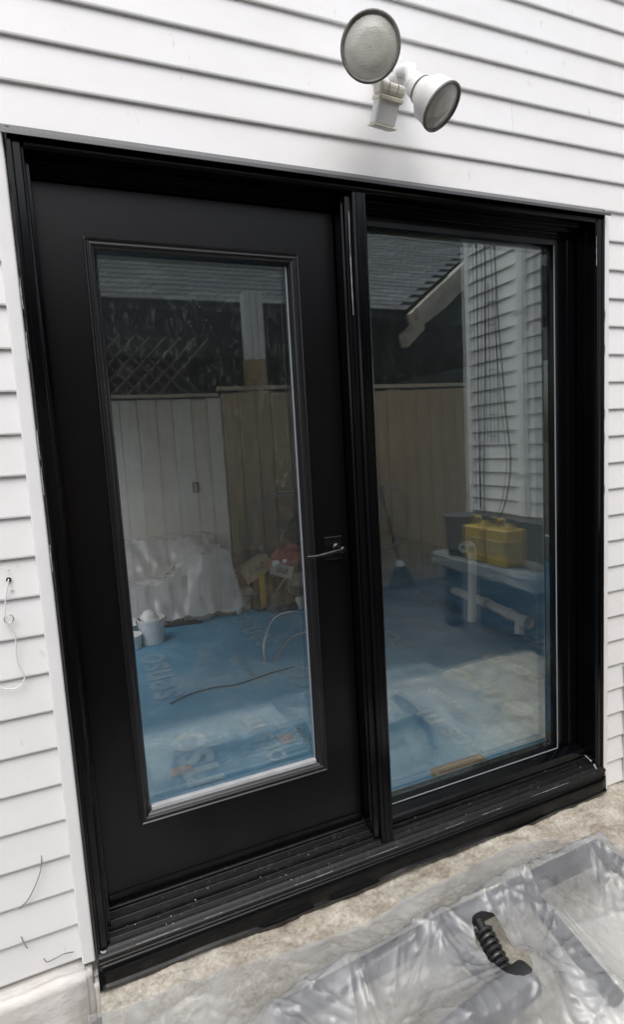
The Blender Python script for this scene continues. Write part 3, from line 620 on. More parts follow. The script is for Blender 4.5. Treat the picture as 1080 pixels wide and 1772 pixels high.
# ================================================================== COVERED FRAME AND PLASTIC SHEET
fr = thing('metal_frame', (1.0, -.5, .06), 'black tubular metal frame lying under the clear plastic sheet, lower right', 'frame')
ZT_ = .200
tubes = [((.42, -.42, ZT_-.03), (.895, -.408, ZT_), .029), ((.895, -.408, ZT_), (1.52, -.393, ZT_+.005), .030), ((1.20, -.42, ZT_-.005), (1.17, -.735, ZT_-.030), .023), ((1.51, -.395, ZT_), (1.60, -.78, .14), .026),
         ((.40, -.69, .155), (1.01, -.618, ZT_-.005), .040), ((.895, -.41, ZT_-.01), (.93, -.54, .17), .018), ((1.52, -.393, ZT_), (1.56, -.37, .07), .018), ((.45, -.42, .17), (.40, -.69, .155), .018)]
for a, b_, r in tubes: MB().tube([a, b_], r, 14).build('frame_tube', 'tubeblack', fr, smooth=True, bevel=.003)
sp = []
p0 = Vector((1.005, -.452, .192)); p1 = Vector((.985, -.585, .150)); ax = (p1 - p0); u = ax.cross(Vector((0, 0, 1))).normalized(); w = ax.normalized().cross(u)
for k in range(9*16 + 1):
    t = k/(9*16); a = 2*math.pi*9*t; sp.append(p0 + ax*t + (u*math.cos(a) + w*math.sin(a))*.0205)
MB().tube(sp, .0058, 8).build('coil_spring', 'springblack', fr, smooth=True)
MB().tube([p0 - ax*.15, p1 + ax*.25], .013, 10).build('spring_rod', 'tubeblack', fr, smooth=True)
MB().lathe([(0, .022), (.014, .022), (.016, .012), (.030, .012)], p1 + ax.normalized()*.004, ax, 16, True, True).build('spring_cup', 'tubeblack', fr, smooth=True)
box((1.005, -.618, .128), (1.045, -.590, .172)).build('lug', 'tubeblack', fr, bevel=.003)
pb = box((.30, -1.10, .062), (1.0, -.66, .115)); tag(pb.build('pale_board', 'tarpwhite', bevel=.004), 'pale flat board lying beneath the plastic sheet and metal frame', 'board')
pb2 = MB().extr_z([(1.05, -.86), (1.5, -.90), (1.48, -.50), (1.22, -.46)], .062, .10); tag(pb2.build('pale_block', 'tarpwhite', bevel=.008), 'pale block beneath the plastic sheet inside the metal frame', 'block')

def drape():
    nx, ny = 520, 290; xs = np.linspace(.0, 2.15, nx)
    ex = [-.1, .04, .20, .38, .52, .65, .80, .94, 1.10, 1.25, 1.43, 1.55, 1.64, 1.70, 1.80, 2.2]; ey = [-.085, -.112, -.12, -.134, -.155, -.160, -.166, -.146, -.142, -.125, -.118, -.145, -.19, -.25, -.34, -.6]
    edge = np.interp(xs, ex, ey) + .012*(vnoise(xs, xs*0, 9, 21)-.5) + .006*(vnoise(xs, xs*0, 31, 22)-.5)
    v = np.linspace(0, 1, ny); X = np.repeat(xs[:, None], ny, 1); Y = edge[:, None]*(1-v) + (-1.30)*v
    ob = .066 + .014*(vnoise(X, Y, 5, 1)-.5) - .02*np.clip((-Y-.3)/.8, 0, 1) + .006*np.clip(1-v[None, :]/.03, 0, 1)*0
    def seg(a, b, r):
        a = np.array(a); b = np.array(b); d = b - a; L2 = d[0]**2 + d[1]**2 + 1e-9
        t = np.clip(((X-a[0])*d[0] + (Y-a[1])*d[1])/L2, 0, 1); dx = X-(a[0]+t*d[0]); dy = Y-(a[1]+t*d[1]); h2 = r*r - dx*dx - dy*dy
        return np.where(h2 > 0, a[2]+t*d[2]+np.sqrt(np.maximum(h2, 0)), -1)
    for a, b_, r in tubes: ob = np.maximum(ob, seg(a, b_, r + .004))
    ob = np.maximum(ob, seg(tuple(p0), tuple(p1), .012))
    ob = np.maximum(ob, np.where((X > .3) & (X < 1.0) & (Y < -.66) & (Y > -1.1), .119, -1))
    ob = np.maximum(ob, np.where((X > 1.15) & (X < 1.48) & (Y < -.5) & (Y > -.88), .104, -1))
    Z = ob.copy()
    for it in range(1700):
        A = Z.copy(); A[1:-1, 1:-1] = .25*(Z[2:, 1:-1]+Z[:-2, 1:-1]+Z[1:-1, 2:]+Z[1:-1, :-2]) - .000018
        A[0] = A[1]; A[-1] = A[-2]; A[:, -1] = A[:, -2]; A[:, 0] = ob[:, 0]
        Z = np.maximum(A, ob)
    # wrinkles: folds fanning out of the raised corners, ripples on the ground part
    wr = np.zeros_like(Z)
    for (cx, cy, nf, am, ph, rad) in ((.895, -.408, 20, .016, .3, .6), (1.20, -.42, 15, .016, 1.1, .5), (1.01, -.618, 17, .016, 2.0, .55), (1.51, -.395, 13, .014, .7, .5), (.42, -.42, 14, .012, .2, .5), (.40, -.69, 12, .012, 1.7, .45)):
        dx = X-cx; dy = Y-cy; rr = np.hypot(dx, dy); th = np.arctan2(dy, dx); q = vnoise(th*2+7, rr*2+3, 1.3, 30+nf)
        s = np.sin(th*nf*.5 + ph + 6*q); wr += am*np.exp(-rr/rad*2.2)*np.clip(rr/.14, 0, 1)**1.5*(np.abs(s)**8)*.7*(vnoise(th*5+9, rr*3+1, 1, 31)+.2)
    n1 = vnoise(X*1.0+.35*Y, Y*2.2-.4*X, 7, 23); n2 = vnoise(X*.8+Y, Y*2.4-.7*X, 15, 24); n3 = vnoise(X+.2*Y, Y*1.5, 38, 25)
    n0 = vnoise(X+.6*Y, Y*1.8-.5*X+4, 3.2, 26)
    wr += .020*(1-np.abs(2*n0-1))**3 + .006*(1-np.abs(2*n1-1))**3 + .0*(1-np.abs(2*n2-1))**6
    # long straight creases running out of the raised corners and across the flats
    cr_ = np.random.default_rng(99); anc = [(.895, -.408), (1.20, -.42), (1.01, -.618), (1.51, -.395), (.42, -.42), (.40, -.69), (.65, -.60), (1.17, -.73)]
    for q in range(280):
        if q < 150: a_ = np.array(anc[q % 8]) + cr_.normal(0, .026, 2); th_ = cr_.uniform(0, 2*np.pi); L_ = cr_.uniform(.08, .38)
        else: a_ = np.array([cr_.uniform(.1, 1.8), cr_.uniform(-.95, -.16)]); th_ = cr_.normal(.25, .9); L_ = cr_.uniform(.04, .34)
        d_ = np.array([np.cos(th_), np.sin(th_)]); u_ = (X-a_[0])*d_[0] + (Y-a_[1])*d_[1]; w_ = -(X-a_[0])*d_[1] + (Y-a_[1])*d_[0] + .05*cr_.uniform(-1, 1)*u_*u_/L_
        tt = np.clip(u_/L_, 0, 1); env = np.where((u_ > 0) & (u_ < L_), np.sin(np.pi*np.clip(tt, 0, 1)**.6), 0)
        ww = cr_.uniform(.0035, .009); wr += cr_.uniform(.003, .0105)*env*np.exp(-np.abs(w_)/ww)
    edgefade = np.clip(v[None, :]/.05, .25, 1)
    Z = Z + wr*edgefade*.9
    for it in range(1): Z[1:-1, 1:-1] = .5*Z[1:-1, 1:-1] + .125*(Z[2:, 1:-1]+Z[:-2, 1:-1]+Z[1:-1, 2:]+Z[1:-1, :-2])
    b = MB(); vv = [(float(X[i,j]), float(Y[i,j]), float(Z[i,j])) for i in range(nx) for j in range(ny)]
    aa = p0 + ax*.16; bb = p1 + ax*.22; dd = bb - aa
    t = np.clip(((X-aa.x)*dd.x + (Y-aa.y)*dd.y)/(dd.x**2+dd.y**2), 0, 1); dist = np.hypot(X-aa.x-t*dd.x, Y-aa.y-t*dd.y) + .02*(vnoise(X, Y, 22, 77)-.5)
    HR = .040; qx = X-aa.x-t*dd.x; qy = Y-aa.y-t*dd.y; ql = np.hypot(qx, qy) + 1e-9; near = np.abs(dist-HR) < .0045
    X = np.where(near, X + qx/ql*(HR-dist), X); Y = np.where(near, Y + qy/ql*(HR-dist), Y)
    vv = [(float(X[i,j]), float(Y[i,j]), float(Z[i,j])) for i in range(nx) for j in range(ny)]
    gone = dist < HR - .0045
    f = [(i*ny+j, (i+1)*ny+j, (i+1)*ny+j+1, i*ny+j+1) for i in range(nx-1) for j in range(ny-1) if not (gone[i, j] or gone[i+1, j] or gone[i, j+1] or gone[i+1, j+1])]
    return b.add(vv, f).build('plastic_sheet', 'sheet', smooth=True)
tag(drape(), 'crumpled clear plastic sheet spread over the metal frame on the concrete', 'plastic sheet')

# ================================================================== INSIDE THE ROOM
ul = thing('floor_underlay', (1.5, 2, .086), 'dusty blue printed underlay sheet covering the room floor', 'underlay')
def ulz(X, Y): return .0925 + .004*vnoise(X, Y, 2.5, 41) + .002*vnoise(X, Y, 9, 42)
u_ = heightgrid(-1.28, 4.48, .17, 6.15, 120, 120, ulz, 'underlay_sheet', 'blue', .0862); u_.parent = ul; u_.matrix_parent_inverse = ul.matrix_world.inverted()
def text(body, x, y, size, m='print', sx=1.0):
    cu = bpy.data.curves.new('printed_word', 'FONT'); cu.body = body; cu.size = size; cu.offset = size*.018; cu.resolution_u = 4
    to = bpy.data.objects.new('tmp', cu); C.objects.link(to); bpy.context.view_layer.update()
    me = bpy.data.meshes.new_from_object(to.evaluated_get(bpy.context.evaluated_depsgraph_get())); C.objects.unlink(to); bpy.data.objects.remove(to)
    me.name = 'printed_word'; me.materials.clear(); me.materials.append(MAT[m])
    return inst('printed_word', me, ul, (x, y, .1), (0, 0, R(90)), (sx, 1, 1))
for x, y0 in ((.56, .42), (1.36, .95), (2.16, .40), (2.96, .85)):
    for k in range(4): text('senso', x + .03, y0 + 1.28*k, .34, sx=1.05)
for x, y0 in ((.90, .75), (1.72, .35), (2.52, .8)):
    for k in range(3): text('ocs m', x, y0 + 1.15*k, .19, sx=1.1)
for x, y0 in ((1.06, .55), (1.9, .6)):
    for k in range(3): text('www.senso', x, y0 + 1.2*k, .10)
for x, y, dx, dy in ((.40, .90, .10, .07), (.92, .93, .07, .09)):
    inst('printed_mark', box((-dx/2, -dy/2, -.0005), (dx/2, dy/2, .0005)).mesh('printed_mark', 'printred'), ul, (x + .03, y, .1))
# electrical box on the back wall
eb = thing('wall_box', (1.238, 4.04, 1.16), 'small dark rectangular electrical box on the grey back wall', 'electrical box')
MB().frame([(1.210, 1.266, 1.112, 1.212, 4.049), (1.210, 1.266, 1.112, 1.212, 4.036), (1.219, 1.257, 1.122, 1.202, 4.036), (1.219, 1.257, 1.122, 1.202, 4.047)]).build('box_rim', 'dark', eb)
box((1.2195, 4.045, 1.1225), (1.2565, 4.0488, 1.2015)).build('box_back', 'greycard', eb)
# sofa under plastic
sf = thing('sofa', (.6, 3.5, .1), 'grey brown sofa wrapped in milky plastic against the back wall', 'sofa')
box((-.75, 3.25, .20), (1.28, 3.95, .42)).build('seat', 'sofa', sf, bevel=.05, seg=4); box((-.75, 3.70, .42), (1.28, 3.97, .70)).build('backrest', 'sofa', sf, bevel=.07, seg=4)
for x0 in (-.88, 1.10): box((x0, 3.22, .16), (x0 + .20, 3.92, .62)).build('armrest', 'sofa', sf, bevel=.06, seg=4)
for x0, y0 in ((-.85, 3.27), (1.22, 3.27), (-.85, 3.85), (1.22, 3.85)): MB().lathe([(0, .025), (.075, .03)], (x0, y0, .0955), (0, 0, 1), 12, True, True).build('leg', 'dark', sf)
def sofa_cover():
    nx, ny = 110, 70; X, Y = np.meshgrid(np.linspace(-1.0, 1.42, nx), np.linspace(3.08, 4.03, ny), indexing='ij')
    ob = np.full_like(X, .13)
    for x0, x1, y0, y1, h in ((-.75, 1.28, 3.25, 3.95, .43), (-.75, 1.28, 3.70, 3.97, .71), (-.88, -.68, 3.22, 3.92, .63), (1.10, 1.30, 3.22, 3.92, .63)):
        ob = np.where((X > x0-.02) & (X < x1+.02) & (Y > y0-.02) & (Y < y1+.02), np.maximum(ob, h), ob)
    Z = ob.copy()
    for it in range(260):
        A = Z.copy(); A[1:-1, 1:-1] = .25*(Z[2:, 1:-1]+Z[:-2, 1:-1]+Z[1:-1, 2:]+Z[1:-1, :-2]) - .0004; Z = np.maximum(A, ob)
    n1 = vnoise(X+.5*Y, Y*1.5-.6*X+9, 5, 51); n2 = vnoise(X-.6*Y+9, Y+X, 11, 52)
    Z = Z + .035*(1-np.abs(2*n1-1))**2 + .02*(1-np.abs(2*n2-1))**3
    X = X + .03*(n1-.5); Y = Y - .03*(n2-.5)
    Z[0] = np.minimum(Z[0], .2); b = MB(); vv = [(float(X[i,j]), float(min(Y[i,j], 4.035)), float(Z[i,j])) for i in range(nx) for j in range(ny)]
    return b.add(vv, [(i*ny+j, (i+1)*ny+j, (i+1)*ny+j+1, i*ny+j+1) for i in range(nx-1) for j in range(ny-1)]).build('sofa_cover', 'sofaplastic', smooth=True)
tag(sofa_cover(), 'milky crumpled plastic cover draped over the sofa inside', 'plastic cover')
# bucket with a white lid-like cap on top
bk = thing('bucket', (.565, 2.80, .1), 'white plastic bucket standing on the blue floor inside the glass door', 'bucket')
MB().lathe([(.001, .001), (.001, .084), (.17, .100), (.172, .106), (.190, .106), (.192, .100), (.17, .094), (.02, .08), (.02, .001)], (.565, 2.80, .097), (0, 0, 1), 32).build('pail', 'white_plastic', bk, smooth=True)
MB().tube([(.565 + .108*math.cos(t*.1745), 2.80 - .03 - .09*math.sin(t*.1745)*.3, .275 - .10*math.sin(t*.1745)) for t in range(19)], .003, 6).build('bail_handle', 'steel', bk, smooth=True)
for s in (-.105, .105): MB().lathe([(-.006, .012), (.006, .012)], (.565 + s, 2.79, .272), (1, 0, 0), 10, True, True).build('handle_lug', 'dark', bk)
hc = MB().lathe([(0, .070), (.004, .070), (.012, .058), (.035, .050), (.052, .034), (.060, .012), (.061, .001)], (.555, 2.80, .290), (.1, -.2, 1), 24, True).build('hard_hat', 'white_plastic', smooth=True)
tag(hc, 'rounded white cap resting on top of the bucket inside', 'cap')
wb = MB().lathe([(.001, .001), (.001, .07), (.10, .085), (.104, .085), (.10, .08), (.01, .066), (.01, .001)], (.40, 2.74, .097), (0, 0, 1), 24).build('white_bowl', 'white_plastic', smooth=True)
tag(wb, 'low white tub beside the bucket at the glass door edge', 'tub')
# clutter along the back wall
def carton(name, c, s, rot, m, lab, cat='box', parts=True, tape='greycard'):
    t = thing(name, (0, 0, 0), lab, cat); t.location = c; t.rotation_euler = rot; bpy.context.view_layer.update()
    x, y, z = s
    o = MB().box((-x/2, -y/2, 0), (x/2, y/2, z)).build('carton', m, None, bevel=.003); o.parent = t
    if parts:
        o2 = MB().box((-x/2 - .001, -.025, z + .0006), (x/2 + .001, .025, z + .0022)).build('tape', tape, None); o2.parent = t
        o3 = MB().box((-x*.25, -y/2 - .0025, z*.3), (x*.28, -y/2 - .0008, z*.75)).build('printed_label', 'cardprint', None); o3.parent = t
    return t
carton('grey_carton', (.99, 3.22, .098), (.22, .16, .13), (0, 0, R(-8)), 'greycard', 'small grey carton on the floor in front of the covered sofa')
carton('tilted_carton', (1.60, 3.40, .34), (.30, .22, .15), (R(-14), R(-22), R(12)), 'cardboard', 'brown carton tilted on top of the junk pile inside')
carton('olive_carton', (1.62, 3.40, .098), (.24, .2, .23), (0, 0, R(20)), 'green', 'olive green carton at the foot of the junk pile inside')
carton('pale_carton', (1.42, 3.28, .098), (.16, .13, .18), (0, 0, R(5)), 'greycard', 'pale upright carton beside the yellow topped pot')
carton('dark_case', (1.95, 3.35, .098), (.34, .28, .36), (0, 0, R(-12)), 'dark', 'dark tool case behind the door stile in the junk pile', 'case')
rad = thing('black_rack', (.82, 3.20, .098), 'low black wire rack lying in front of the covered sofa', 'rack')
for k in range(7): MB().tube([(.70 + .04*k, 3.14, .10), (.71 + .04*k, 3.20, .19)], .006, 6).build('rack_bar', 'dark', rad, smooth=True)
for y, z in ((3.14, .106), (3.2, .19)): MB().tube([(.68, y, z), (.98, y, z)], .007, 6).build('rack_rail', 'dark', rad, smooth=True)
pot = thing('paint_pot', (1.22, 3.28, .098), 'dark paint pot with a bright yellow lid near the sofa', 'pot')
MB().lathe([(.0, .062), (.10, .065), (.102, .062)], (1.22, 3.28, .098), (0, 0, 1), 22, True, True).build('can', 'dark', pot, smooth=True)
MB().lathe([(.1025, .068), (.135, .068), (.140, .060), (.140, .001)], (1.22, 3.28, .098), (0, 0, 1), 22, True).build('lid', 'yellow', pot, smooth=True)
def cloth_heap(c, rx, ry, h, m, name, lab, cat, seed):
    nx = 40; X, Y = np.meshgrid(np.linspace(-1, 1, nx), np.linspace(-1, 1, nx), indexing='ij'); rr = np.hypot(X, Y); Z = np.clip(1-rr**2, 0, 1)**.7
    Z = Z*(.55 + .9*vnoise(X+3, Y+3, 2.2, seed)) + .15*(1-np.abs(2*vnoise(X+5, Y+5, 5, seed+1)-1))*(Z > 0)
    b = MB(); vv = [(c[0]+float(X[i,j])*rx, c[1]+float(Y[i,j])*ry, c[2]+float(Z[i,j])*h) for i in range(nx) for j in range(nx)]
    f = [(i*nx+j, (i+1)*nx+j, (i+1)*nx+j+1, i*nx+j+1) for i in range(nx-1) for j in range(nx-1) if min(rr[i,j], rr[i+1,j+1], rr[i,j+1], rr[i+1,j]) < 1]
    return tag(b.add(vv, f).build(name, m, smooth=True), lab, cat)
cloth_heap((1.30, 3.42, .10), .17, .12, .20, 'maroon', 'maroon_rag', 'maroon rag heaped behind the yellow topped pot inside', 'rag', 61)
cloth_heap((1.92, 3.34, .44), .22, .16, .14, 'red', 'red_cloth', 'red cloth heap on the dark case beside the door stile', 'cloth', 63)
cloth_heap((1.80, 3.1, .10), .24, .13, .12, 'dark', 'dark_tarp', 'dark tarp bunched on the blue floor below the junk pile', 'tarp', 65)
cloth_heap((2.0, 2.95, .10), .12, .10, .09, 'greycard', 'grey_rag', 'pale rag on the floor at the door stile edge', 'rag', 67)
carton('flat_carton', (1.30, 3.20, .098), (.14, .12, .07), (0, 0, R(30)), 'cardboard', 'flat brown carton on the floor before the maroon rag')
carton('dark_carton', (1.76, 3.46, .098), (.22, .2, .34), (0, 0, R(-6)), 'dark', 'tall dark carton behind the tilted brown carton')
carton('leaning_carton', (1.80, 3.30, .36), (.2, .16, .12), (R(10), R(18), R(-20)), 'greycard', 'grey carton slumped against the dark tool case')
for q, (x, y, r_, h_, m_, lab) in enumerate(((1.10, 3.24, .045, .10, 'white_plastic', 'small white tub next to the grey carton inside'), (1.52, 3.24, .05, .13, 'dark', 'black can in front of the olive carton'), (1.86, 3.0, .04, .10, 'greycard', 'grey can on the floor by the dark tarp'), (1.70, 3.14, .042, .12, 'maroon', 'dark red can in front of the olive carton'))):
    t_ = thing('can', (x, y, .098), lab, 'can')
    MB().lathe([(0, r_), (h_, r_), (h_ + .002, r_*.92)], (x, y, .098), (0, 0, 1), 18, True, True).build('body', m_, t_, smooth=True)
    MB().lathe([(h_ + .0025, r_*.9), (h_ + .008, r_*.9), (h_ + .009, r_*.8)], (x, y, .098), (0, 0, 1), 18, True, True).build('lid', 'steel', t_, smooth=True)
for q, (a, b_, m_, lab) in enumerate((((1.5, 3.12, .105), (1.95, 3.02, .115), 'dark', 'dark rod lying before the junk pile'), ((1.62, 3.2, .12), (1.98, 3.24, .50), 'oak', 'wooden stick leaning on the dark case'), ((.66, 3.12, .11), (1.0, 3.06, .11), 'dark', 'dark stick on the floor before the sofa'))):
    tag(MB().tube([a, b_], .011, 8).build('stick', m_, smooth=True), lab, 'stick')
tb = thing('red_toolbox', (1.48, 3.40, .098), 'small red toolbox between the pale carton and the tilted carton', 'toolbox')
box((1.40, 3.36, .30), (1.55, 3.46, .40)).build('case', 'red', tb, bevel=.008); MB().tube(smooth_path([(1.43, 3.41, .40), (1.435, 3.41, .43), (1.515, 3.41, .43), (1.52, 3.41, .40)], 4), .007, 8).build('handle', 'dark', tb, smooth=True)
box((1.39, 3.35, .098), (1.56, 3.47, .2995)).build('stand', 'dark', tb)
tag(box((1.56, 3.16, .098), (1.60, 3.19, .42)).build('spirit_level', 'yellow', bevel=.003), 'upright yellow level standing before the junk pile', 'level')
wj = thing('white_bottle', (1.34, 3.16, .098), 'small white bottle standing before the junk pile', 'bottle')
MB().lathe([(0, .030), (.10, .031), (.125, .014), (.14, .013)], (1.34, 3.16, .098), (0, 0, 1), 16, True).build('body', 'white_plastic', wj, smooth=True); MB().lathe([(.1405, .016), (.16, .016)], (1.34, 3.16, .098), (0, 0, 1), 12, True, True).build('cap', 'red', wj)
gb = thing('garden_tool', (1.84, 3.32, .60), 'short tool with an olive wooden grip standing in the junk pile', 'tool')
MB().tube([(1.80, 3.32, .56), (1.84, 3.33, .66), (1.87, 3.34, .75)], [.014, .016, .022], 10).build('grip', 'green', gb, smooth=True); MB().tube([(1.72, 3.30, .50), (1.80, 3.32, .565)], .012, 8).build('shank', 'dark', gb, smooth=True)
for q, (x, z) in enumerate(((1.74, .47), (1.83, .475))):
    o = MB().lathe([(-.035, .012), (-.02, .03), (.02, .03), (.035, .012)], (x, 3.24, z), (1, 0, .15), 16, True, True).build('white_roll', 'white_plastic', smooth=True)
    tag(o, 'small white paint roller, left of two on the junk pile' if q == 0 else 'small white paint roller, right of two on the junk pile', 'roller')
# wires poking from the floor
for pts, lab in (([(1.18, 1.95, .09), (1.20, 2.0, .22), (1.30, 2.10, .33), (1.46, 2.2, .33), (1.62, 2.3, .26), (1.80, 2.4, .10)], 'pale armoured cable arching out of the blue floor'),
                 ([(1.24, 1.94, .09), (1.30, 2.0, .13), (1.42, 2.12, .16), (1.56, 2.22, .15), (1.72, 2.3, .10)], 'lower twisted pale cable on the blue floor')):
    tag(MB().tube(smooth_path(pts), .008, 8).build('floor_cable', 'steel', smooth=True), lab, 'cable')
tag(MB().tube(smooth_path([(.50, 1.62, .101), (.62, 1.68, .106), (.78, 1.70, .106), (.92, 1.68, .104), (1.15, 1.74, .103), (1.32, 1.76, .101)]), .0042, 6).build('floor_wire', 'dark', smooth=True), 'thin dark wire lying across the blue printed floor', 'wire')
# timber vent cover on the floor by the fixed panel
vc = thing('vent_cover', (1.515, .31, .1), 'brown wooden floor vent cover inside the fixed glass panel', 'vent cover')
vc_r = MB(); x0, x1, y0, y1 = 1.385, 1.645, .245, .350
for a, b_ in (((x0, y0, .1), (x1, y0+.022, .122)), ((x0, y1-.022, .1), (x1, y1, .122)), ((x0, y0+.0222, .1), (x0+.022, y1-.0222, .122)), ((x1-.022, y0+.0222, .1), (x1, y1-.0222, .122))): box(a, b_).build('frame_rail', 'oak', vc, bevel=.003)
for k in range(4): box((x0+.0222, y0+.028+.0135*k, .100), (x1-.0222, y0+.035+.0135*k, .110)).build('slat', 'oak', vc)
# white drain pipes
pv = thing('drain_pipe', (2.95, 1.9, .1), 'white plastic drain pipes with elbow standing inside the fixed panel', 'pipe')
MB().tube([(3.12, 2.48, .17), (3.02, 1.93, .20), (2.94, 1.42, .20)], .036, 16).build('pipe_run', 'pvc', pv, smooth=True)
for y, x in ((1.43, 2.942), (1.62, 2.972), (1.93, 3.02)): MB().lathe([(-.03, .043), (.03, .043), (.03, .037), (-.03, .037), (-.03, .043)], (x, y, .20), (.158, 1, 0), 18).build('coupling', 'pvc', pv, smooth=True)
MB().tube([(2.95, 1.50, .20), (2.93, 1.49, .098)], .034, 14).build('pipe_drop', 'pvc', pv, smooth=True)
MB().tube(smooth_path([(2.84, 1.9, .097), (2.855, 1.9, .40), (2.86, 1.9, .60), (2.85, 1.895, .67), (2.815, 1.885, .70), (2.77, 1.87, .69)], 6), .032, 16, cap=False).build('riser', 'pvc', pv, smooth=True)
MB().lathe([(-.02, .040), (.02, .040), (.02, .026), (-.02, .026)], (2.77, 1.87, .69), (-1, -.3, -.2), 18).build('elbow_collar', 'pvc', pv, smooth=True)

# ================================================================== YARD BEHIND THE CAMERA (seen reflected in the glass)
# wing of the house: siding wall at right angles
wing = thing('wing_wall', (3.05, -1.0, 0), 'white lap siding side wing reflected in the fixed glass panel', 'wall')
core('sheathing', wing, 'sheath', ((3.052, -1.90, .88), (4.6, -.025, 3.9)))
core('foundation', wing, 'darkwall', ((3.07, -1.89, -.1), (4.58, -.027, .879)))
lapW = lap_mesh(1.86, .0006)
for k in range(0, 29): inst('siding_board', lapW, wing, (3.0595, -.026, .93 + k*PITCH), (0, 0, R(-90)), (1, 1.7, 1))
MB().extr_z([(3.018, -1.888), (3.018, -1.93), (3.075, -1.93), (3.075, -1.902), (3.046, -1.902), (3.046, -1.888)], .90, 3.88).build('corner_trim', 'trimwhite', wing)
dsp = thing('downspout', (3.0, -1.32, 1.0), 'grey white downspout on the reflected side wing', 'downspout')
box((2.985, -1.36, .93), (3.026, -1.29, 3.4)).build('pipe', 'trimwhite', dsp, bevel=.008)
for z in (1.2, 2.3, 3.2): box((2.982, -1.364, z), (3.0262, -1.286, z+.03)).build('strap', 'greytrim', dsp)
for pts, lab in (([(3.016, -1.70, 3.3), (3.016, -1.69, 2.6), (3.016, -1.715, 2.0), (3.016, -1.74, 1.4), (3.016, -1.75, .86)], 'straight black cable down the reflected side wing near its corner'),
                 ([(3.016, -1.60, 3.3), (3.014, -1.585, 2.8), (3.01, -1.55, 2.3), (3.01, -1.50, 1.72), (3.01, -1.455, 1.32), (3.01, -1.50, 1.05), (3.01, -1.58, .88)], 'slack black cable curving down the reflected side wing'),
                 ([(3.016, -1.79, 3.3), (3.016, -1.785, 2.5), (3.016, -1.80, 1.7), (3.016, -1.79, .95)], 'black cable nearest the corner trim of the reflected wing')):
    tag(MB().tube(smooth_path(pts), .007, 6).build('wall_cable', 'wire', smooth=True), lab, 'cable')
for i_, yy in enumerate((-1.62,)):
    o = MB()
    for y in (-1.66, -1.58): o.tube([(3.015, y, 1.45), (3.015, y, 2.6)], .004, 6)
    for z in np.arange(1.5, 2.6, .16): o.tube([(3.015, -1.66, float(z)), (3.015, -1.58, float(z))], .0035, 6)
    tag(o.build('wire_trellis', 'wire'), 'narrow black wire trellis on the reflected side wing', 'trellis')
# pale concrete stoop against the wing
stp = thing('stoop', (2.85, -1.5, 0), 'pale concrete stoop ledge below the reflected side wing', 'stoop')
rough_block(2.75, 3.068, -2.10, -.95, .49, .60, 'slab', 'stoop', None, 31, .02); sl_ = bpy.data.objects['slab']; sl_.parent = stp; sl_.matrix_parent_inverse = stp.matrix_world.inverted()
for y in (-2.02, -1.03): box((2.86, y-.05, -.02), (2.96, y+.05, .4895)).build('pier', 'darkwall', stp)
# yellow jugs in a crate
jg = None
for q, yy in enumerate((-1.34, -1.58)):
    t = thing('yellow_jug', (2.86, yy, .60), 'yellow jug nearer the window frame on the reflected stoop' if q == 0 else 'yellow jug next to the black bin on the reflected stoop', 'jug')
    b = box((2.77, yy-.105, .6015), (2.95, yy+.105, .86)).build('body', 'yellow', t, bevel=.014, seg=3)
    box((2.766, yy-.106, .68), (2.954, yy+.106, .79)).build('printed_band', 'yellowdark', b, bevel=.014, seg=3)
    MB().lathe([(0, .05), (.03, .035), (.05, .026)], (2.86, yy+.04, .855), (0, 0, 1), 16).build('neck', 'yellow', t, smooth=True)
    MB().lathe([(0, .03), (.03, .03), (.032, .02), (.032, .001)], (2.86, yy+.04, .905), (0, 0, 1), 16).build('screw_cap', 'dark', t, smooth=True)
    MB().tube(smooth_path([(2.86, yy-.085, .85), (2.86, yy-.07, .91), (2.86, yy-.02, .915), (2.86, yy+.01, .88)], 5), .012, 10).build('handle', 'yellow', t, smooth=True)
bn = thing('black_bin', (2.86, -1.86, .60), 'black bin beside the yellow jugs on the reflected stoop', 'bin')
MB().lathe([(0, .10), (.28, .125), (.30, .13), (.30, .115), (.02, .09), (.02, .001)], (2.86, -1.84, .6005), (0, 0, 1), 20, True).build('pail', 'dark', bn, smooth=True)
MB().lathe([(0, .134), (.012, .134), (.02, .1), (.02, .001)], (2.86, -1.84, .9015), (0, 0, 1), 20, True).build('lid', 'dark', bn, smooth=True)

# timber fence
fn = thing('timber_fence', (1.5, -3.45, 0), 'weathered vertical board fence reflected across both panes', 'fence')
xx = -2.6; k = 0
while xx < 6.6:
    w = random.choice([.14, .15, .16, .17, .185]); top = (1.995 if xx < 1.42 else 2.045) + random.uniform(-.008, .008)
    me = box((-w/2 + .005, -.010, 0), (w/2 - .005, .010, top)).mesh('fence_board', random.choice(['fence', 'fence', 'fence2', 'fence']))
    inst('fence_board', me, fn, (xx + w/2, -3.42 + random.uniform(-.005, .005), -.02), (0, 0, R(random.uniform(-1.2, 1.2)))); xx += w; k += 1
for z in (.35, 1.1, 1.85): box((-2.6, -3.475, z), (6.6, -3.438, z + .09)).build('fence_rail', 'fence', fn)
box((-2.6, -3.47, 2.0), (1.418, -3.405, 2.025)).build('cap_rail', 'fence2', fn); box((1.422, -3.47, 2.05), (6.6, -3.405, 2.085)).build('cap_rail', 'fence2', fn)
for x in (-2.4, -.4, 1.42, 3.4, 5.4): box((x-.05, -3.58, -.1), (x+.05, -3.478, 2.0)).build('fence_post', 'fence', fn)
lt = thing('lattice_panel', (1.0, -3.55, 2.0), 'dark diagonal lattice panel above the left of the reflected fence', 'lattice')
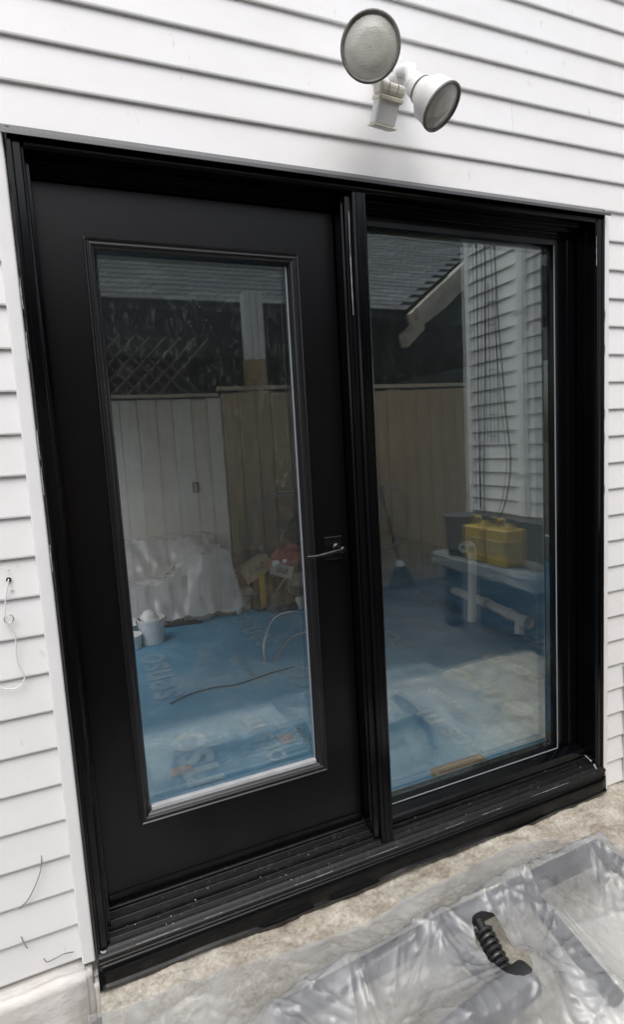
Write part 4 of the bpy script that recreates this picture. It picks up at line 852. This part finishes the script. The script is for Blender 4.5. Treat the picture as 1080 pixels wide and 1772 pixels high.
for k in range(-5, 14):
    for sgn, yy in ((1, -3.545), (-1, -3.558)):
        a0 = max(0.0, -k*.1 if sgn > 0 else 0); xa = -.4 + k*.13
        P0 = Vector((xa, yy, 2.03)); P1 = Vector((xa + sgn*.5, yy, 2.53))
        if min(P0.x, P1.x) < -.6 or max(P0.x, P1.x) > 1.42: continue
        MB().tube([P0, P1], .014, 4).build('lattice_slat', 'latticedark', lt)
# tall post behind the fence
ps = thing('tall_post', (1.92, -3.82, 0), 'tall pale post with bare wood lower part behind the reflected fence', 'post')
box((1.815, -3.88, -.1), (2.015, -3.76, 2.38)).build('lower_post', 'postwood', ps, bevel=.006)
for q in range(3): box((1.825 + .064*q, -3.875 + .004*q, 2.381), (1.885 + .064*q, -3.765, 3.02)).build('upper_stud', 'postpale', ps, bevel=.005)
# shed with shingled roof
sh = thing('garden_shed', (1.2, -5.6, 0), 'dark shed with grey shingle roof reflected at the top of the glass', 'shed')
box((-3.0, -8.0, -.1), (7.5, -4.62, 2.96)).build('shed_wall', 'darkwall', sh)
MB().extr_x([(-4.62, 2.961), (-8.0, 2.961), (-8.0, 4.4), (-6.2, 4.1)], 3.9, 7.5).build('gable_wall', 'darkwall', sh)
box((-3.0, -4.62, 2.93), (3.95, -4.24, 2.985)).build('soffit', 'darkwall', sh)
E0 = Vector((-3.2, -4.22, 3.02)); EX = Vector((1, 0, 0)); RK = Vector((2.30, -1.60, 1.38)); RKn = RK.normalized()
NRM = EX.cross(RK).normalized();  NRM = NRM if NRM.z > 0 else -NRM
Lx = 7.18; Lr = 4.2
P4 = [E0, E0 + EX*Lx, E0 + EX*Lx + RKn*Lr, E0 + EX*3.5 + RKn*Lr, E0 + EX*4.8 + RKn*2.5, E0 + RKn*2.5 - EX*4.0, E0 - EX*3.0]
b = MB(); dn = NRM*.06; b.add([p for p in P4] + [p - dn for p in P4], [tuple(range(7)), tuple(range(13, 6, -1))] + [(i, (i+1) % 7, 7+(i+1) % 7, 7+i) for i in range(7)]); b.build('roof_deck', 'darkwall', sh)
cs = .155; sw = .32; nrow = int(Lr/cs); rows = 0
tri = {}
for mname in ('shingle', 'shingle2', 'shingle3'):
    a = MB(); p00 = Vector((0, 0, 0)); t = .009
    q = [p00 + NRM*t, EX*(sw-.012) + NRM*t, EX*(sw-.012) + RKn*cs*1.15 + NRM*.002, RKn*cs*1.15 + NRM*.002]
    a.add(q + [x - NRM*t*.98 for x in q[:2]] + [q[2] - NRM*.001, q[3] - NRM*.001], [(0,1,2,3), (0,4,5,1), (1,5,6,2), (2,6,7,3), (3,7,4,0), (4,7,6,5)]); tri[mname] = a.mesh('shingle', mname)
cnt = 0; rest = MB()
for r in range(nrow):
    off = (r % 2)*sw*.5
    for c_ in range(int(10/sw)):
        x = Lx - sw*(c_+1) - off
        p = E0 + EX*x + RKn*(r*cs) + NRM*.002
        if x < -2.2: break
        if r*cs > 2.3 and x < 4.9 - (r*cs - 2.3)*.72: break
        jit = NRM*random.uniform(0, .003)
        if x > 2.2 - r*.12 and r < 21 and cnt < 300:
            inst('shingle', tri[random.choice(['shingle', 'shingle', 'shingle2', 'shingle3'])], sh, p + jit); cnt += 1
        else:
            me = tri['shingle']; rest.add([Vector(v.co) + p + jit for v in me.vertices], [tuple(f.vertices) for f in me.polygons])
ro = rest.build('roof_shingles', 'shingle2', sh); ro['kind'] = 'stuff'
e1 = E0 + EX*Lx
def board_along(a, d, L_, w, t, up, name, m, parent):
    d = d.normalized(); s = d.cross(up).normalized(); u = s.cross(d).normalized(); q = [a + s*i*t/2 + u*j*w for i in (-1, 1) for j in (0, 1)]
    v = [q[0], q[2], q[3], q[1]]; v2 = [p + d*L_ for p in v]
    return MB().add(v + v2, [(0,1,2,3), (7,6,5,4)] + [(i, (i+1) % 4, 4+(i+1) % 4, 4+i) for i in range(4)]).build(name, m, parent, bevel=.004)
board_along(e1 + Vector((.05, .03, -.24)), RK, 4.2, .20, .05, Vector((0, 0, 1)), 'barge_board', 'rafter', sh)
board_along(e1 + Vector((.13, .05, -.10)), RK, 4.2, .13, .04, Vector((0, 0, 1)), 'barge_board', 'rafter', sh)
board_along(e1 + Vector((.02, -.10, -.42)), RK, 4.0, .16, .09, Vector((0, 0, 1)), 'rafter', 'rafter', sh)
# bicycle hung on the fence
bc = thing('bicycle', (2.2, -3.3, .4), 'bicycle hung against the fence, its wheel faint in the reflection', 'bicycle')
yb = -3.28; zc = .74
for xw in (1.93, 2.98):
    wq = MB().tube([(xw + .345*math.cos(t*.1309), yb, zc + .345*math.sin(t*.1309)) for t in range(48)], .009, 8, closed=True).build('wheel', 'tyregrey', bc, smooth=True)
    MB().tube([(xw + .322*math.cos(t*.1309), yb, zc + .322*math.sin(t*.1309)) for t in range(48)], .009, 8, closed=True).build('rim', 'steel', wq, smooth=True)
    spk = MB()
    for t in range(24): spk.tube([(xw, yb + .02*(-1)**t, zc), (xw + .32*math.cos(t*.2618), yb, zc + .32*math.sin(t*.2618))], .0016, 4)
    spk.tube([(xw, yb-.04, zc), (xw, yb+.04, zc)], .018, 10); spk.build('spokes', 'steel', wq)
for a, b_ in (((2.40, .70), (2.32, 1.18)), ((2.40, .70), (2.78, 1.12)), ((2.345, 1.08), (2.77, 1.17)), ((1.93, .74), (2.40, .70)), ((1.93, .74), (2.345, 1.08)), ((2.98, .74), (2.76, 1.28))):
    MB().tube([(a[0], yb, a[1]), (b_[0], yb, b_[1])], .017, 10).build('frame_tube', 'dark', bc, smooth=True)
MB().tube(smooth_path([(2.80, yb+.27, 1.33), (2.76, yb+.12, 1.30), (2.76, yb, 1.29), (2.76, yb-.10, 1.30), (2.80, yb-.13, 1.33)], 5), .012, 8).build('handlebar', 'steel', bc, smooth=True)
MB().tube(smooth_path([(2.14, yb, 1.215), (2.24, yb, 1.225), (2.34, yb, 1.215), (2.43, yb, 1.22)], 5), [.05]*5 + [.045]*5 + [.03]*5 + [.015], 12).build('saddle', 'rubber', bc, smooth=True)
MB().lathe([(-.006, .09), (.006, .09)], (2.40, yb + .03, .70), (0, 1, 0), 24, True, True).build('chainring', 'steel', bc)
# broom leaning on the fence
br = thing('broom', (3.2, -3.33, 0), 'broom with a pale collar leaning on the fence in the reflection', 'broom')
MB().tube([(2.93, -3.375, 1.45), (3.19, -3.30, .26)], .0125, 10).build('handle', 'dark', br, smooth=True)
MB().tube([(3.185, -3.302, .27), (3.198, -3.298, .21)], [.025, .05], 12).build('collar', 'white_plastic', br, smooth=True)
MB().add([(3.06, -3.34, -.015), (3.34, -3.34, -.015), (3.36, -3.24, -.015), (3.05, -3.24, -.015), (3.15, -3.315, .215), (3.25, -3.315, .215), (3.25, -3.275, .215), (3.15, -3.275, .215)], [(0,3,2,1), (4,5,6,7), (0,1,5,4), (1,2,6,5), (2,3,7,6), (3,0,4,7)]).build('bristles', 'dark', br, bevel=.015, seg=3)
# crumbs of broken concrete along the sill
cr = MB()
for k in range(260):
    x = random.uniform(.06, 1.94); y = -.055 - abs(random.gauss(0, .03)); r = random.choice([.0012, .0016, .002, .003, .0045])
    z = float(padz(np.array([x]), np.array([y]))[0]) + r*.3; a = random.uniform(0, 6.28); n0 = []
    for t in range(4): n0.append((x + r*random.uniform(.6, 1.2)*math.cos(a + t*1.57), y + r*random.uniform(.6, 1.2)*math.sin(a + t*1.57), z))
    cr.add(n0 + [(x, y, z + r*random.uniform(.5, 1)), (x, y, z - r*.5)], [(0,1,4), (1,2,4), (2,3,4), (3,0,4), (1,0,5), (2,1,5), (3,2,5), (0,3,5)])
tag(cr.build('concrete_crumbs', 'concrete'), 'loose concrete crumbs scattered along the foot of the black sill', 'crumbs', kind='stuff')
